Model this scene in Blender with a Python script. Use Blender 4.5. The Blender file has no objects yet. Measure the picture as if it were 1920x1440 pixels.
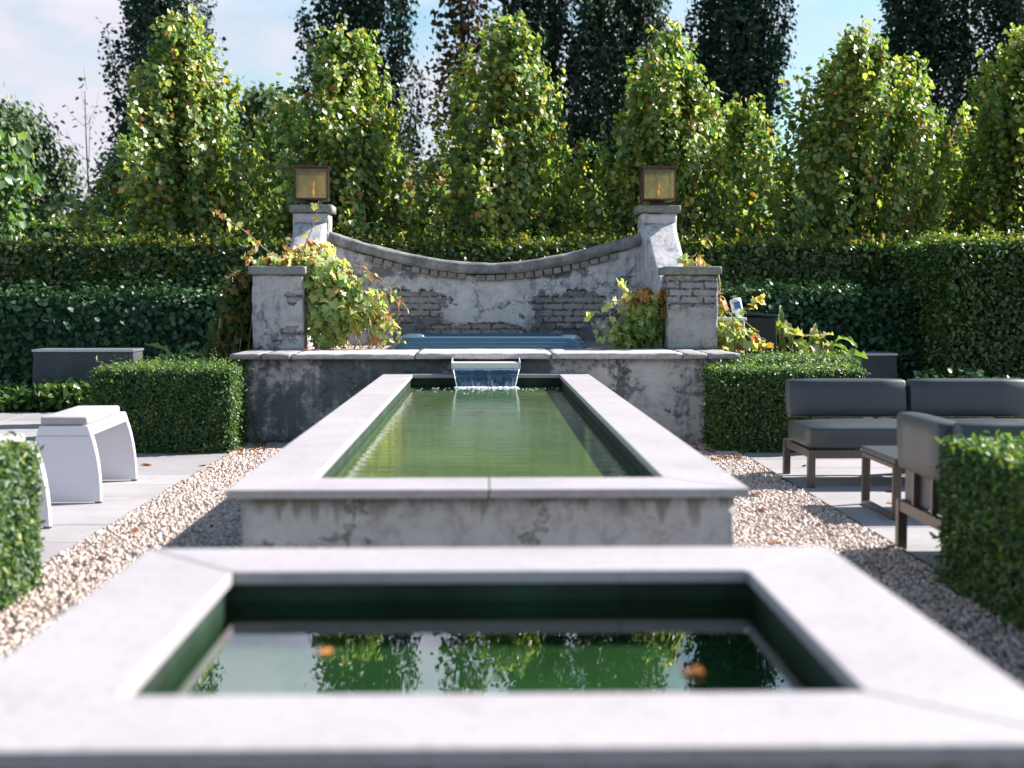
import bpy, bmesh, math, random
import numpy as np
from mathutils import Vector, Matrix, noise

SC = bpy.context.scene
COL = SC.collection
R = math.radians

# ------------------------------------------------------------------ camera
cam = bpy.data.cameras.new("camera")
cam.sensor_width = 36.0
cam.lens = 36.0 * 2500 / 1920
cam.clip_start, cam.clip_end = 0.05, 3000
cam.dof.use_dof = True
cam.dof.focus_distance = 12.8
cam.dof.aperture_fstop = 1.9
camo = bpy.data.objects.new("camera", cam)
COL.objects.link(camo)
camo.location = (0, 0, 1.3)
camo.rotation_euler = (R(90) - math.atan(158 / 2500), 0, -math.atan(52 / 2500))
SC.camera = camo

# ------------------------------------------------------------------ world, sun, exposure
SUN = Vector((1.25, 0.48, 1.0)).normalized()
ELEV = math.asin(SUN.z)
AZ = math.atan2(SUN.x, SUN.y)
world = bpy.data.worlds.new("World")
SC.world = world
world.use_nodes = True
wn, wl = world.node_tree.nodes, world.node_tree.links
wn.clear()
wo = wn.new("ShaderNodeOutputWorld")
bg = wn.new("ShaderNodeBackground")
bg.inputs[1].default_value = 0.056
sky = wn.new("ShaderNodeTexSky")
sky.sky_type = 'NISHITA'
sky.sun_disc = False
sky.sun_elevation = ELEV
sky.sun_rotation = AZ
sky.air_density = 1.0
sky.dust_density = 1.0
tc = wn.new("ShaderNodeTexCoord")
mp = wn.new("ShaderNodeMapping")
mp.inputs['Scale'].default_value = (1.0, 1.0, 1.9)
mp.inputs['Location'].default_value = (0.35, 0.1, 0.22)
nz = wn.new("ShaderNodeTexNoise")
nz.inputs['Scale'].default_value = 4.6
nz.inputs['Detail'].default_value = 7
nz.inputs['Roughness'].default_value = 0.55
cr = wn.new("ShaderNodeValToRGB")
cr.color_ramp.elements[0].position = 0.37
cr.color_ramp.elements[0].color = (0, 0, 0, 1)
cr.color_ramp.elements[1].position = 0.58
cr.color_ramp.elements[1].color = (1, 1, 1, 1)
mx = wn.new("ShaderNodeMix")
mx.data_type = 'RGBA'

wl.new(tc.outputs['Generated'], mp.inputs['Vector'])
wl.new(mp.outputs[0], nz.inputs['Vector'])
wl.new(nz.outputs['Fac'], cr.inputs[0])
# the bank of cloud lies low beyond the trees; overhead the sky is mostly clear
sp_ = wn.new("ShaderNodeSeparateXYZ"); wl.new(tc.outputs['Generated'], sp_.inputs[0])
lo = wn.new("ShaderNodeMapRange"); lo.inputs[1].default_value = 0.28; lo.inputs[2].default_value = 0.55
lo.inputs[3].default_value = 1.0; lo.inputs[4].default_value = 0.0
wl.new(sp_.outputs[2], lo.inputs[0])
ml = wn.new("ShaderNodeMath"); ml.operation = 'MULTIPLY'
wl.new(cr.outputs[0], ml.inputs[0]); wl.new(lo.outputs[0], ml.inputs[1])
wl.new(ml.outputs[0], mx.inputs[0])
# cloud tops higher up catch more sun
hi = wn.new("ShaderNodeMapRange"); hi.inputs[1].default_value = 0.20; hi.inputs[2].default_value = 0.30
wl.new(sp_.outputs[2], hi.inputs[0])
cc = wn.new("ShaderNodeMix"); cc.data_type = 'RGBA'
cc.inputs[6].default_value = (5.75, 5.6, 6.3, 1); cc.inputs[7].default_value = (11.5, 12.2, 14.5, 1)
wl.new(hi.outputs[0], cc.inputs[0]); wl.new(cc.outputs[2], mx.inputs[7])
tint = wn.new("ShaderNodeMix"); tint.data_type = 'RGBA'; tint.blend_type = 'MULTIPLY'
tint.inputs[0].default_value = 1.0
tint.inputs[7].default_value = (0.98, 1.26, 1.20, 1)
wl.new(sky.outputs[0], tint.inputs[6])
wl.new(tint.outputs[2], mx.inputs[6])
wl.new(mx.outputs[2], bg.inputs[0])
wl.new(bg.outputs[0], wo.inputs[0])

sl = bpy.data.lights.new("sun", 'SUN')
sl.energy = 5.0
sl.angle = R(0.5)
sl.color = (1.0, 0.94, 0.88)
so = bpy.data.objects.new("sun", sl)
COL.objects.link(so)
so.location = SUN * 60
so.rotation_euler = (-SUN).to_track_quat('-Z', 'Y').to_euler()

SC.view_settings.view_transform = 'Standard'
SC.view_settings.look = 'None'
SC.view_settings.exposure = 1.42
SC.view_settings.gamma = 1.0
SC.cycles.max_bounces = 8
SC.cycles.transparent_max_bounces = 12

# ------------------------------------------------------------------ helpers: objects
def tag(o, label=None, cat=None, group=None, kind=None):
    if label: o['label'] = label
    if cat: o['category'] = cat
    if group: o['group'] = group
    if kind: o['kind'] = kind
    return o

def empty(name, loc, label, cat, group=None, rz=0):
    o = bpy.data.objects.new(name, None)
    o.empty_display_size = 0.2
    COL.objects.link(o)
    o.location = loc
    o.rotation_euler = (0, 0, rz)
    return tag(o, label, cat, group)

class MB:
    """collects shapes, builds them as ONE mesh object"""
    def __init__(s):
        s.v, s.f, s.m, s.sm = [], [], [], []
    def add(s, vs, fs, m=0, smooth=False):
        b = len(s.v)
        s.v += [tuple(v) for v in vs]
        for f in fs:
            s.f.append(tuple(b + i for i in f)); s.m.append(m); s.sm.append(smooth)
    def box(s, x0, y0, z0, x1, y1, z1, m=0, bev=0.0, seg=2):
        if bev <= 0:
            vs = [(x0,y0,z0),(x1,y0,z0),(x1,y1,z0),(x0,y1,z0),(x0,y0,z1),(x1,y0,z1),(x1,y1,z1),(x0,y1,z1)]
            s.add(vs, [(0,3,2,1),(4,5,6,7),(0,1,5,4),(1,2,6,5),(2,3,7,6),(3,0,4,7)], m)
            return
        bm = bmesh.new()
        bmesh.ops.create_cube(bm, size=1)
        for v in bm.verts:
            v.co = Vector(((x0+x1)/2 + v.co.x*(x1-x0), (y0+y1)/2 + v.co.y*(y1-y0), (z0+z1)/2 + v.co.z*(z1-z0)))
        bmesh.ops.bevel(bm, geom=bm.edges[:], offset=bev, segments=seg, profile=0.5, affect='EDGES')
        s.bm(bm, m, seg > 2)
    def bm(s, bm, m=0, smooth=False):
        bm.verts.index_update()
        s.add([v.co[:] for v in bm.verts], [tuple(v.index for v in f.verts) for f in bm.faces], m, smooth)
        bm.free()
    def prism(s, poly, axis, a, b, m=0):
        """extrude 2-D polygon along axis from a to b"""
        n = len(poly)
        def put(p, t):
            if axis == 'x': return (t, p[0], p[1])
            if axis == 'y': return (p[0], t, p[1])
            return (p[0], p[1], t)
        vs = [put(p, a) for p in poly] + [put(p, b) for p in poly]
        fs = [tuple(range(n))[::-1], tuple(range(n, 2*n))]
        for i in range(n):
            j = (i+1) % n
            fs.append((i, j, n+j, n+i))
        s.add(vs, fs, m)
    def tube(s, pts, rad, sides=6, m=0, smooth=True):
        pts = [Vector(p) for p in pts]
        n = len(pts)
        rads = rad if isinstance(rad, (list, tuple)) else [rad]*n
        vs, fs = [], []
        ref = Vector((0.13, 0.27, 0.95)).normalized()
        for i, p in enumerate(pts):
            d = (pts[min(i+1, n-1)] - pts[max(i-1, 0)])
            if d.length < 1e-9: d = Vector((0,0,1))
            d.normalize()
            a = d.cross(ref)
            if a.length < 1e-3: a = d.cross(Vector((1,0,0)))
            a.normalize(); b = d.cross(a)
            for k in range(sides):
                t = 2*math.pi*k/sides
                vs.append(p + (a*math.cos(t) + b*math.sin(t))*rads[i])
        for i in range(n-1):
            for k in range(sides):
                l = (k+1) % sides
                fs.append((i*sides+k, i*sides+l, (i+1)*sides+l, (i+1)*sides+k))
        fs.append(tuple(range(sides))[::-1])
        fs.append(tuple((n-1)*sides+k for k in range(sides)))
        s.add(vs, fs, m, smooth)
    def build(s, name, mats, parent=None, recalc=True):
        me = bpy.data.meshes.new(name)
        me.from_pydata(s.v, [], s.f)
        for mt in (mats if isinstance(mats, (list, tuple)) else [mats]):
            me.materials.append(mt)
        me.polygons.foreach_set('material_index', s.m)
        me.polygons.foreach_set('use_smooth', s.sm)
        me.update()
        if recalc:
            bm = bmesh.new(); bm.from_mesh(me)
            bmesh.ops.recalc_face_normals(bm, faces=bm.faces[:])
            bm.to_mesh(me); bm.free()
        o = bpy.data.objects.new(name, me)
        COL.objects.link(o)
        if parent is not None:
            o.parent = parent
        return o

def rough_box(mb, x0, y0, z0, x1, y1, z1, step=0.04, amp=0.012, freq=6.0, m=0, seed=0, edge=0.02, shape=None):
    """box with a fine grid and worn, uneven faces and chipped edges"""
    nx, ny, nz_ = [max(2, int(round(abs(d)/step))) for d in (x1-x0, y1-y0, z1-z0)]
    bm = bmesh.new()
    idx = {}
    def vert(i, j, k):
        key = (i, j, k)
        if key in idx: return idx[key]
        p = Vector((x0+(x1-x0)*i/nx, y0+(y1-y0)*j/ny, z0+(z1-z0)*k/nz_))
        nrm = Vector(((i==nx)-(i==0), (j==ny)-(j==0), (k==nz_)-(k==0)))
        cnt = abs(nrm.x)+abs(nrm.y)+abs(nrm.z)
        q = p*freq + Vector((seed*7.3, seed*3.1, seed*1.7))
        d = noise.noise(q)*amp + noise.noise(q*3.1)*amp*0.5
        if cnt >= 2:
            d -= edge*(0.35 + 0.65*max(0, noise.noise(q*1.7+Vector((5,5,5)))*1.6))
        p = p + nrm.normalized()*d
        if shape: p = shape(p)
        idx[key] = bm.verts.new(p)
        return idx[key]
    for i in range(nx):
        for j in range(ny):
            for k in (0, nz_):
                bm.faces.new([vert(i,j,k), vert(i+1,j,k), vert(i+1,j+1,k), vert(i,j+1,k)])
    for i in range(nx):
        for k in range(nz_):
            for j in (0, ny):
                bm.faces.new([vert(i,j,k), vert(i+1,j,k), vert(i+1,j,k+1), vert(i,j,k+1)])
    for j in range(ny):
        for k in range(nz_):
            for i in (0, nx):
                bm.faces.new([vert(i,j,k), vert(i,j+1,k), vert(i,j+1,k+1), vert(i,j,k+1)])
    mb.bm(bm, m, True)

# ------------------------------------------------------------------ helpers: materials
def new_mat(name):
    m = bpy.data.materials.new(name)
    m.use_nodes = True
    nt = m.node_tree
    for n in list(nt.nodes):
        nt.nodes.remove(n)
    out = nt.nodes.new('ShaderNodeOutputMaterial')
    return m, nt.nodes, nt.links, out

def c4(c): return (c[0], c[1], c[2], 1.0)

def noise_tex(n, l, scale, detail=4, rough=0.55, vec=None, dist=0.0):
    t = n.new('ShaderNodeTexNoise')
    t.inputs['Scale'].default_value = scale
    t.inputs['Detail'].default_value = detail
    t.inputs['Roughness'].default_value = rough
    t.inputs['Distortion'].default_value = dist
    if vec is not None: l.new(vec, t.inputs['Vector'])
    return t

def ramp(n, l, fac, stops):
    r = n.new('ShaderNodeValToRGB')
    e = r.color_ramp.elements
    while len(e) < len(stops): e.new(0.5)
    for i, (p, c) in enumerate(stops):
        e[i].position = p
        e[i].color = c4(c) if not isinstance(c, (int, float)) else (c, c, c, 1)
    l.new(fac, r.inputs[0])
    return r

def mixc(n, l, fac, a, b, mode='MIX'):
    m = n.new('ShaderNodeMix'); m.data_type = 'RGBA'; m.blend_type = mode
    if isinstance(fac, (int, float)): m.inputs[0].default_value = fac
    else: l.new(fac, m.inputs[0])
    for k, v in ((6, a), (7, b)):
        if isinstance(v, tuple): m.inputs[k].default_value = c4(v)
        else: l.new(v, m.inputs[k])
    return m.outputs[2]

def math_(n, l, op, a, b=None, c=None):
    m = n.new('ShaderNodeMath'); m.operation = op
    for k, v in enumerate((a, b, c)):
        if v is None: continue
        if isinstance(v, (int, float)): m.inputs[k].default_value = v
        else: l.new(v, m.inputs[k])
    return m.outputs[0]

def objco(n, scale=(1,1,1), loc=(0,0,0)):
    t = n.new('ShaderNodeTexCoord')
    return t.outputs['Object']

def mapping(n, l, vec, scale=(1,1,1), loc=(0,0,0)):
    m = n.new('ShaderNodeMapping')
    m.inputs['Scale'].default_value = scale
    m.inputs['Location'].default_value = loc
    l.new(vec, m.inputs['Vector'])
    return m.outputs[0]

def bump(n, l, h, strength=0.4, dist=0.01, normal=None):
    b = n.new('ShaderNodeBump')
    b.inputs['Strength'].default_value = strength
    b.inputs['Distance'].default_value = dist
    l.new(h, b.inputs['Height'])
    if normal is not None: l.new(normal, b.inputs['Normal'])
    return b.outputs[0]

def principled(n, l, out, col, rough=0.6, spec=0.5, metal=0.0, normal=None):
    p = n.new('ShaderNodeBsdfPrincipled')
    if isinstance(col, tuple): p.inputs['Base Color'].default_value = c4(col)
    else: l.new(col, p.inputs['Base Color'])
    if isinstance(rough, (int, float)): p.inputs['Roughness'].default_value = rough
    else: l.new(rough, p.inputs['Roughness'])
    p.inputs['Specular IOR Level'].default_value = spec
    p.inputs['Metallic'].default_value = metal
    if normal is not None: l.new(normal, p.inputs['Normal'])
    l.new(p.outputs[0], out.inputs[0])
    return p

def simple(name, col, rough=0.6, spec=0.5, metal=0.0, var=0.12, scale=8.0, bs=0.15, bd=0.003, bscale=60.0):
    m, n, l, out = new_mat(name)
    co = objco(n)
    t = noise_tex(n, l, scale, 5, 0.6, co)
    dark = tuple(c*(1-var) for c in col); lite = tuple(min(1, c*(1+var)) for c in col)
    r = ramp(n, l, t.outputs[0], [(0.3, dark), (0.7, lite)])
    t2 = noise_tex(n, l, bscale, 3, 0.6, co)
    principled(n, l, out, r.outputs[0], rough, spec, metal, bump(n, l, t2.outputs[0], bs, bd))
    return m

def leaf_mat(name, stops, trans=0.35, tcol=1.6, rough=0.38, spec=0.5, noisevar=0.0):
    """leaf with per-leaf random colour, light coming through, and a waxy gloss"""
    m, n, l, out = new_mat(name)
    at = n.new('ShaderNodeAttribute'); at.attribute_name = 'rnd'
    r = ramp(n, l, at.outputs['Fac'], stops)
    r.color_ramp.interpolation = 'LINEAR'
    p = n.new('ShaderNodeBsdfPrincipled')
    l.new(r.outputs[0], p.inputs['Base Color'])
    p.inputs['Roughness'].default_value = rough
    p.inputs['Specular IOR Level'].default_value = spec
    tr = n.new('ShaderNodeBsdfTranslucent')
    tint = mixc(n, l, 1.0, r.outputs[0], (tcol*1.05, tcol*1.1, tcol*0.5), 'MULTIPLY')
    l.new(tint, tr.inputs[0])
    ms = n.new('ShaderNodeMixShader')
    ms.inputs[0].default_value = trans
    l.new(p.outputs[0], ms.inputs[1]); l.new(tr.outputs[0], ms.inputs[2])
    l.new(ms.outputs[0], out.inputs[0])
    return m

# ---- stone, plaster, ground
def mat_coping():
    m, n, l, out = new_mat('pale_stone')
    co = objco(n)
    a = noise_tex(n, l, 2.2, 6, 0.6, co)
    b = noise_tex(n, l, 28, 4, 0.7, co)
    c = ramp(n, l, a.outputs[0], [(0.30, (0.30, 0.275, 0.294)), (0.50, (0.342, 0.315, 0.336)), (0.72, (0.362, 0.335, 0.358))])
    d = ramp(n, l, b.outputs[0], [(0.30, 0.80), (0.50, 1.0)])
    col = mixc(n, l, 1.0, c.outputs[0], d.outputs[0], 'MULTIPLY')
    s = noise_tex(n, l, 7, 3, 0.5, co)
    st = ramp(n, l, s.outputs[0], [(0.66, 0.0), (0.74, 1.0)])
    col = mixc(n, l, math_(n, l, 'MULTIPLY', st.outputs[0], 0.16), col, (0.30, 0.27, 0.25))
    principled(n, l, out, col, 0.62, 0.35, 0, bump(n, l, b.outputs[0], 0.25, 0.002))
    return m

def mat_plaster(name, light, damp, blobs=(), dampblobs=(), brick=0.0, dampbase=0.47, grime_z=None, streaks=True, seed=0.0):
    """old lime render: pale patches, damp grey patches, and bare brick where the coat has dropped off"""
    m, n, l, out = new_mat(name)
    co = objco(n)
    sh = mapping(n, l, co, (1,1,1), (seed, seed*1.7, seed*0.6))
    big = noise_tex(n, l, 2.3, 8, 0.62, sh, 0.6)
    fine = noise_tex(n, l, 18, 6, 0.7, sh)
    ultra = noise_tex(n, l, 90, 3, 0.7, sh)
    stv = mapping(n, l, sh, (9, 9, 0.8))
    strk = noise_tex(n, l, 1.6, 5, 0.6, stv)
    # colour of the coat
    f = math_(n, l, 'ADD', math_(n, l, 'MULTIPLY', big.outputs[0], 0.72), math_(n, l, 'MULTIPLY', fine.outputs[0], 0.28))
    if streaks:
        f = math_(n, l, 'ADD', math_(n, l, 'MULTIPLY', f, 0.72), math_(n, l, 'MULTIPLY', strk.outputs[0], 0.28))
    sep = n.new('ShaderNodeSeparateXYZ'); l.new(co, sep.inputs[0])
    def blob(cx, cz, rx, rz, soft=0.35):
        dx = math_(n, l, 'DIVIDE', math_(n, l, 'SUBTRACT', sep.outputs[0], cx), rx)
        dz = math_(n, l, 'DIVIDE', math_(n, l, 'SUBTRACT', sep.outputs[2], cz), rz)
        d = math_(n, l, 'SQRT', math_(n, l, 'ADD', math_(n, l, 'POWER', math_(n, l, 'ABSOLUTE', dx), 2.4), math_(n, l, 'POWER', math_(n, l, 'ABSOLUTE', dz), 2.4)))
        d = math_(n, l, 'ADD', d, math_(n, l, 'MULTIPLY', math_(n, l, 'SUBTRACT', big.outputs[0], 0.5), 3.0))
        d = math_(n, l, 'ADD', d, math_(n, l, 'MULTIPLY', math_(n, l, 'SUBTRACT', fine.outputs[0], 0.5), 2.4))
        mr = n.new('ShaderNodeMapRange')
        mr.inputs[1].default_value = 1.0 - soft*0.5; mr.inputs[2].default_value = 1.0 + soft*0.5
        mr.inputs[3].default_value = 1.0; mr.inputs[4].default_value = 0.0
        l.new(d, mr.inputs[0])
        return mr.outputs[0]
    for (cx, cz, rx, rz, amt) in dampblobs:
        f = math_(n, l, 'SUBTRACT', f, math_(n, l, 'MULTIPLY', blob(cx, cz, rx, rz, 0.9), amt))
    cr_ = ramp(n, l, f, [(dampbase-0.09, damp), (dampbase-0.02, tuple(0.45*a+0.55*b for a, b in zip(light, damp))), (dampbase+0.025, tuple(0.9*c for c in light)), (dampbase+0.16, light)])
    mot = ramp(n, l, noise_tex(n, l, 6.5, 7, 0.7, mapping(n, l, sh, (1, 1, 1.3), (2, 9, 4)), 0.4).outputs[0], [(0.34, 0.66), (0.48, 0.97), (0.62, 1.06)])
    spk = ramp(n, l, ultra.outputs[0], [(0.28, 0.62), (0.45, 1.0)])
    col = mixc(n, l, 0.8, cr_.outputs[0], spk.outputs[0], 'MULTIPLY')
    col = mixc(n, l, 1.0, col, mot.outputs[0], 'MULTIPLY')
    # cracks
    vo = n.new('ShaderNodeTexVoronoi'); vo.feature = 'DISTANCE_TO_EDGE'; vo.inputs['Scale'].default_value = 1.25
    wv = mixc(n, l, 0.25, sh, fine.outputs['Color'])
    l.new(wv, vo.inputs['Vector'])
    ck = ramp(n, l, vo.outputs['Distance'], [(0.0, 1.0), (0.010, 0.0)])
    col = mixc(n, l, math_(n, l, 'MULTIPLY', ck.outputs[0], 0.75), col, (0.05, 0.05, 0.05))
    height = math_(n, l, 'ADD', math_(n, l, 'MULTIPLY', fine.outputs[0], 0.5), math_(n, l, 'MULTIPLY', f, 1.2))
    height = math_(n, l, 'SUBTRACT', height, math_(n, l, 'MULTIPLY', ck.outputs[0], 0.3))
    # bare brick
    msk = None
    for b in blobs:
        k = blob(*b)
        msk = k if msk is None else math_(n, l, 'MAXIMUM', msk, k)
    if brick > 0:
        bb = noise_tex(n, l, 3.4, 7, 0.6, mapping(n, l, sh, (1,1,1.4), (3.1, 0, 7.7)))
        k = ramp(n, l, bb.outputs[0], [(1-brick, 0.0), (1-brick+0.03, 1.0)]).outputs[0]
        msk = k if msk is None else math_(n, l, 'MAXIMUM', msk, k)
    if msk is not None:
        cmb = n.new('ShaderNodeCombineXYZ')
        l.new(math_(n, l, 'ADD', sep.outputs[0], sep.outputs[1]), cmb.inputs[0]); l.new(sep.outputs[2], cmb.inputs[1])
        wob = mixc(n, l, 0.05, cmb.outputs[0], fine.outputs['Color'])
        bt = n.new('ShaderNodeTexBrick')
        bt.inputs['Scale'].default_value = 1.0
        bt.inputs['Brick Width'].default_value = 0.215
        bt.inputs['Row Height'].default_value = 0.068
        bt.inputs['Mortar Size'].default_value = 0.010
        bt.inputs['Mortar Smooth'].default_value = 0.35
        bt.inputs['Color1'].default_value = (0.30, 0.28, 0.262, 1)
        bt.inputs['Color2'].default_value = (0.22, 0.215, 0.21, 1)
        bt.inputs['Mortar'].default_value = (0.06, 0.06, 0.06, 1)
        l.new(wob, bt.inputs['Vector'])
        bcol = mixc(n, l, math_(n, l, 'MULTIPLY', ramp(n, l, fine.outputs[0], [(0.44, 0.0), (0.56, 1.0)]).outputs[0], 0.8), bt.outputs['Color'], (0.33, 0.32, 0.32))
        col = mixc(n, l, msk, col, bcol)
        hb = math_(n, l, 'SUBTRACT', -1.2, math_(n, l, 'MULTIPLY', bt.outputs['Fac'], 2.6))
        hb = math_(n, l, 'ADD', hb, math_(n, l, 'MULTIPLY', fine.outputs[0], 1.6))
        hm = n.new('ShaderNodeMix'); hm.data_type = 'FLOAT'
        l.new(msk, hm.inputs[0]); l.new(height, hm.inputs[2]); l.new(hb, hm.inputs[3])
        height = hm.outputs[0]
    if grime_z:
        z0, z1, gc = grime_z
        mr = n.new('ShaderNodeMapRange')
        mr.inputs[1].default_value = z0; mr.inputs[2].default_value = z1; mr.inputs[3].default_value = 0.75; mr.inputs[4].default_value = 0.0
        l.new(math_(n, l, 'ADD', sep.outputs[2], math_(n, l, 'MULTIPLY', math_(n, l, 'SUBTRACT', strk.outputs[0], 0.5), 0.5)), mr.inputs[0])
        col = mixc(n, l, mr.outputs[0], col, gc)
    principled(n, l, out, col, 0.85, 0.25, 0, bump(n, l, height, 0.9, 0.012))
    return m

def mat_weathered(name, a, b, moss, amt=0.5, scale=5):
    m, n, l, out = new_mat(name)
    co = objco(n)
    t = noise_tex(n, l, scale, 7, 0.65, co)
    t2 = noise_tex(n, l, 45, 4, 0.7, co)
    c = ramp(n, l, t.outputs[0], [(0.32, a), (0.66, b)])
    mo = ramp(n, l, noise_tex(n, l, 9, 6, 0.65, mapping(n, l, co, (1,1,2), (4,2,1))).outputs[0], [(0.50, 0.0), (0.62, 1.0)])
    col = mixc(n, l, math_(n, l, 'MULTIPLY', mo.outputs[0], amt), c.outputs[0], moss)
    sp = ramp(n, l, t2.outputs[0], [(0.32, 0.6), (0.50, 1.0)])
    col = mixc(n, l, 0.9, col, sp.outputs[0], 'MULTIPLY')
    principled(n, l, out, col, 0.85, 0.25, 0, bump(n, l, t2.outputs[0], 0.6, 0.005))
    return m

def mat_water(name, tint, ripple=0.02, rscale=9.0, stretch=(1,1,1), strength=0.05, centre=None):
    m, n, l, out = new_mat(name)
    co = objco(n)
    v = mapping(n, l, co, stretch)
    t = noise_tex(n, l, rscale, 3, 0.5, v)
    h = t.outputs[0]
    if centre is not None:
        w = n.new('ShaderNodeTexWave'); w.wave_type = 'RINGS'; w.rings_direction = 'SPHERICAL'
        w.inputs['Scale'].default_value = 1.9
        w.inputs['Distortion'].default_value = 2.2
        w.inputs['Detail'].default_value = 2
        w.inputs['Detail Scale'].default_value = 0.8
        l.new(mapping(n, l, co, (1,1,1), tuple(-c for c in centre)), w.inputs['Vector'])
        h = math_(n, l, 'ADD', h, math_(n, l, 'MULTIPLY', w.outputs['Fac'], 0.35))
    nr = bump(n, l, h, strength, ripple)
    gl = n.new('ShaderNodeBsdfGlossy'); gl.inputs['Roughness'].default_value = 0.012
    l.new(nr, gl.inputs['Normal'])
    tr = n.new('ShaderNodeBsdfTransparent'); tr.inputs[0].default_value = c4(tint)
    # mirror-like at a low angle, clear from above; the same from both sides so that sunlight gets in
    ge = n.new('ShaderNodeNewGeometry')
    dt = n.new('ShaderNodeVectorMath'); dt.operation = 'DOT_PRODUCT'
    l.new(ge.outputs['Incoming'], dt.inputs[0]); l.new(nr, dt.inputs[1])
    ci = math_(n, l, 'SUBTRACT', 1.0, math_(n, l, 'MINIMUM', math_(n, l, 'ABSOLUTE', dt.outputs['Value']), 1.0))
    fr = math_(n, l, 'ADD', math_(n, l, 'MULTIPLY', math_(n, l, 'POWER', ci, 3.9), 0.96), 0.03)
    ms = n.new('ShaderNodeMixShader')
    l.new(fr, ms.inputs[0]); l.new(tr.outputs[0], ms.inputs[1]); l.new(gl.outputs[0], ms.inputs[2])
    l.new(ms.outputs[0], out.inputs[0])
    return m

def mat_gravel_base():
    m, n, l, out = new_mat('gravel_bed')
    co = objco(n)
    v = n.new('ShaderNodeTexVoronoi'); v.inputs['Scale'].default_value = 38
    l.new(co, v.inputs['Vector'])
    c = ramp(n, l, v.outputs['Color'], [(0.2, (0.16, 0.13, 0.115)), (0.8, (0.36, 0.30, 0.265))])
    principled(n, l, out, c.outputs[0], 0.9, 0.2, 0, bump(n, l, v.outputs['Distance'], 1.0, 0.012))
    return m

def mat_paving():
    m, n, l, out = new_mat('grey_paving')
    co = objco(n)
    g = n.new('ShaderNodeNewGeometry')
    a = noise_tex(n, l, 1.4, 6, 0.6, co)
    b = noise_tex(n, l, 30, 5, 0.7, mapping(n, l, co, (0.25, 2.2, 1)))
    c = ramp(n, l, a.outputs[0], [(0.3, (0.265, 0.25, 0.26)), (0.7, (0.35, 0.33, 0.345))])
    isl = ramp(n, l, g.outputs['Random Per Island'], [(0.0, 0.88), (1.0, 1.06)])
    col = mixc(n, l, 1.0, c.outputs[0], isl.outputs[0], 'MULTIPLY')
    d = ramp(n, l, b.outputs[0], [(0.28, 0.78), (0.55, 1.0)])
    col = mixc(n, l, 0.9, col, d.outputs[0], 'MULTIPLY')
    s = ramp(n, l, noise_tex(n, l, 4.5, 5, 0.6, mapping(n, l, co, (1,1,1), (5,3,0))).outputs[0], [(0.58, 0.0), (0.70, 1.0)])
    col = mixc(n, l, math_(n, l, 'MULTIPLY', s.outputs[0], 0.22), col, (0.17, 0.16, 0.15))
    principled(n, l, out, col, 0.75, 0.3, 0, bump(n, l, b.outputs[0], 0.3, 0.003))
    return m

def mat_chips():
    m, n, l, out = new_mat('slate_chips')
    g = n.new('ShaderNodeNewGeometry')
    c = ramp(n, l, g.outputs['Random Per Island'], [(0.0, (0.27, 0.20, 0.165)), (0.20, (0.45, 0.36, 0.325)), (0.6, (0.55, 0.455, 0.42)), (0.84, (0.62, 0.535, 0.505)), (0.94, (0.44, 0.31, 0.24)), (1.0, (0.30, 0.285, 0.28))])
    t = noise_tex(n, l, 60, 3, 0.6, objco(n))
    d = ramp(n, l, t.outputs[0], [(0.3, 0.8), (0.6, 1.0)])
    principled(n, l, out, mixc(n, l, 1.0, c.outputs[0], d.outputs[0], 'MULTIPLY'), 0.75, 0.35)
    return m

M = {}
M['coping'] = mat_coping()
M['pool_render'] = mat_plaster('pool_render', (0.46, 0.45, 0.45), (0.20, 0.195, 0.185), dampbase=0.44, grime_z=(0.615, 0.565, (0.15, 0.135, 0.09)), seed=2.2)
M['pool_inside'] = simple('pool_lining', (0.013, 0.030, 0.019), 0.7, 0.2, var=0.65, scale=4)
M['ledge_wall'] = mat_plaster('damp_render', (0.52, 0.505, 0.51), (0.125, 0.14, 0.145), dampblobs=((-1.05, 0.35, 1.85, 0.9, 0.17), (0.15, 0.72, 0.80, 0.12, 0.12), (1.9, 0.25, 0.22, 0.5, 0.05)), dampbase=0.415, seed=5.5)
M['curved_wall'] = mat_plaster('peeling_render', (0.54, 0.54, 0.555), (0.14, 0.15, 0.158),
    blobs=((-0.86, 1.24, 0.42, 0.15), (0.98, 1.20, 0.40, 0.17), (-0.05, 0.98, 0.50, 0.06)), dampbase=0.475,
    dampblobs=((-0.75, 1.02, 0.40, 0.16, 0.16), (0.9, 1.04, 0.55, 0.2, 0.10), (0.05, 1.6, 1.2, 0.06, 0.12), (0.05, 1.2, 0.42, 0.28, -0.14)), brick=0.36, seed=1.3)
M['pillar'] = mat_plaster('pillar_render', (0.46, 0.45, 0.455), (0.13, 0.13, 0.13), brick=0.40, dampbase=0.46, seed=8.1)
M['pillar_b'] = mat_plaster('mossy_pillar_render', (0.36, 0.36, 0.345), (0.15, 0.155, 0.145), blobs=((2.02, 1.38, 0.30, 0.13),), dampbase=0.47, seed=3.7)
M['back_pillar'] = mat_plaster('back_pillar_render', (0.52, 0.50, 0.52), (0.14, 0.14, 0.145), brick=0.33, dampbase=0.44, seed=6.4)
M['cap'] = mat_weathered('cap_stone', (0.17, 0.17, 0.165), (0.30, 0.295, 0.29), (0.15, 0.155, 0.085), 0.25)
M['cap_moss'] = mat_weathered('mossy_cap_stone', (0.16, 0.165, 0.15), (0.27, 0.275, 0.25), (0.15, 0.165, 0.07), 0.6)
M['band'] = mat_weathered('weathered_band', (0.10, 0.10, 0.10), (0.31, 0.305, 0.31), (0.10, 0.10, 0.08), 0.4, 6)
M['tooth'] = mat_weathered('band_brick', (0.15, 0.14, 0.13), (0.28, 0.26, 0.25), (0.10, 0.10, 0.08), 0.3, 9)
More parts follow.
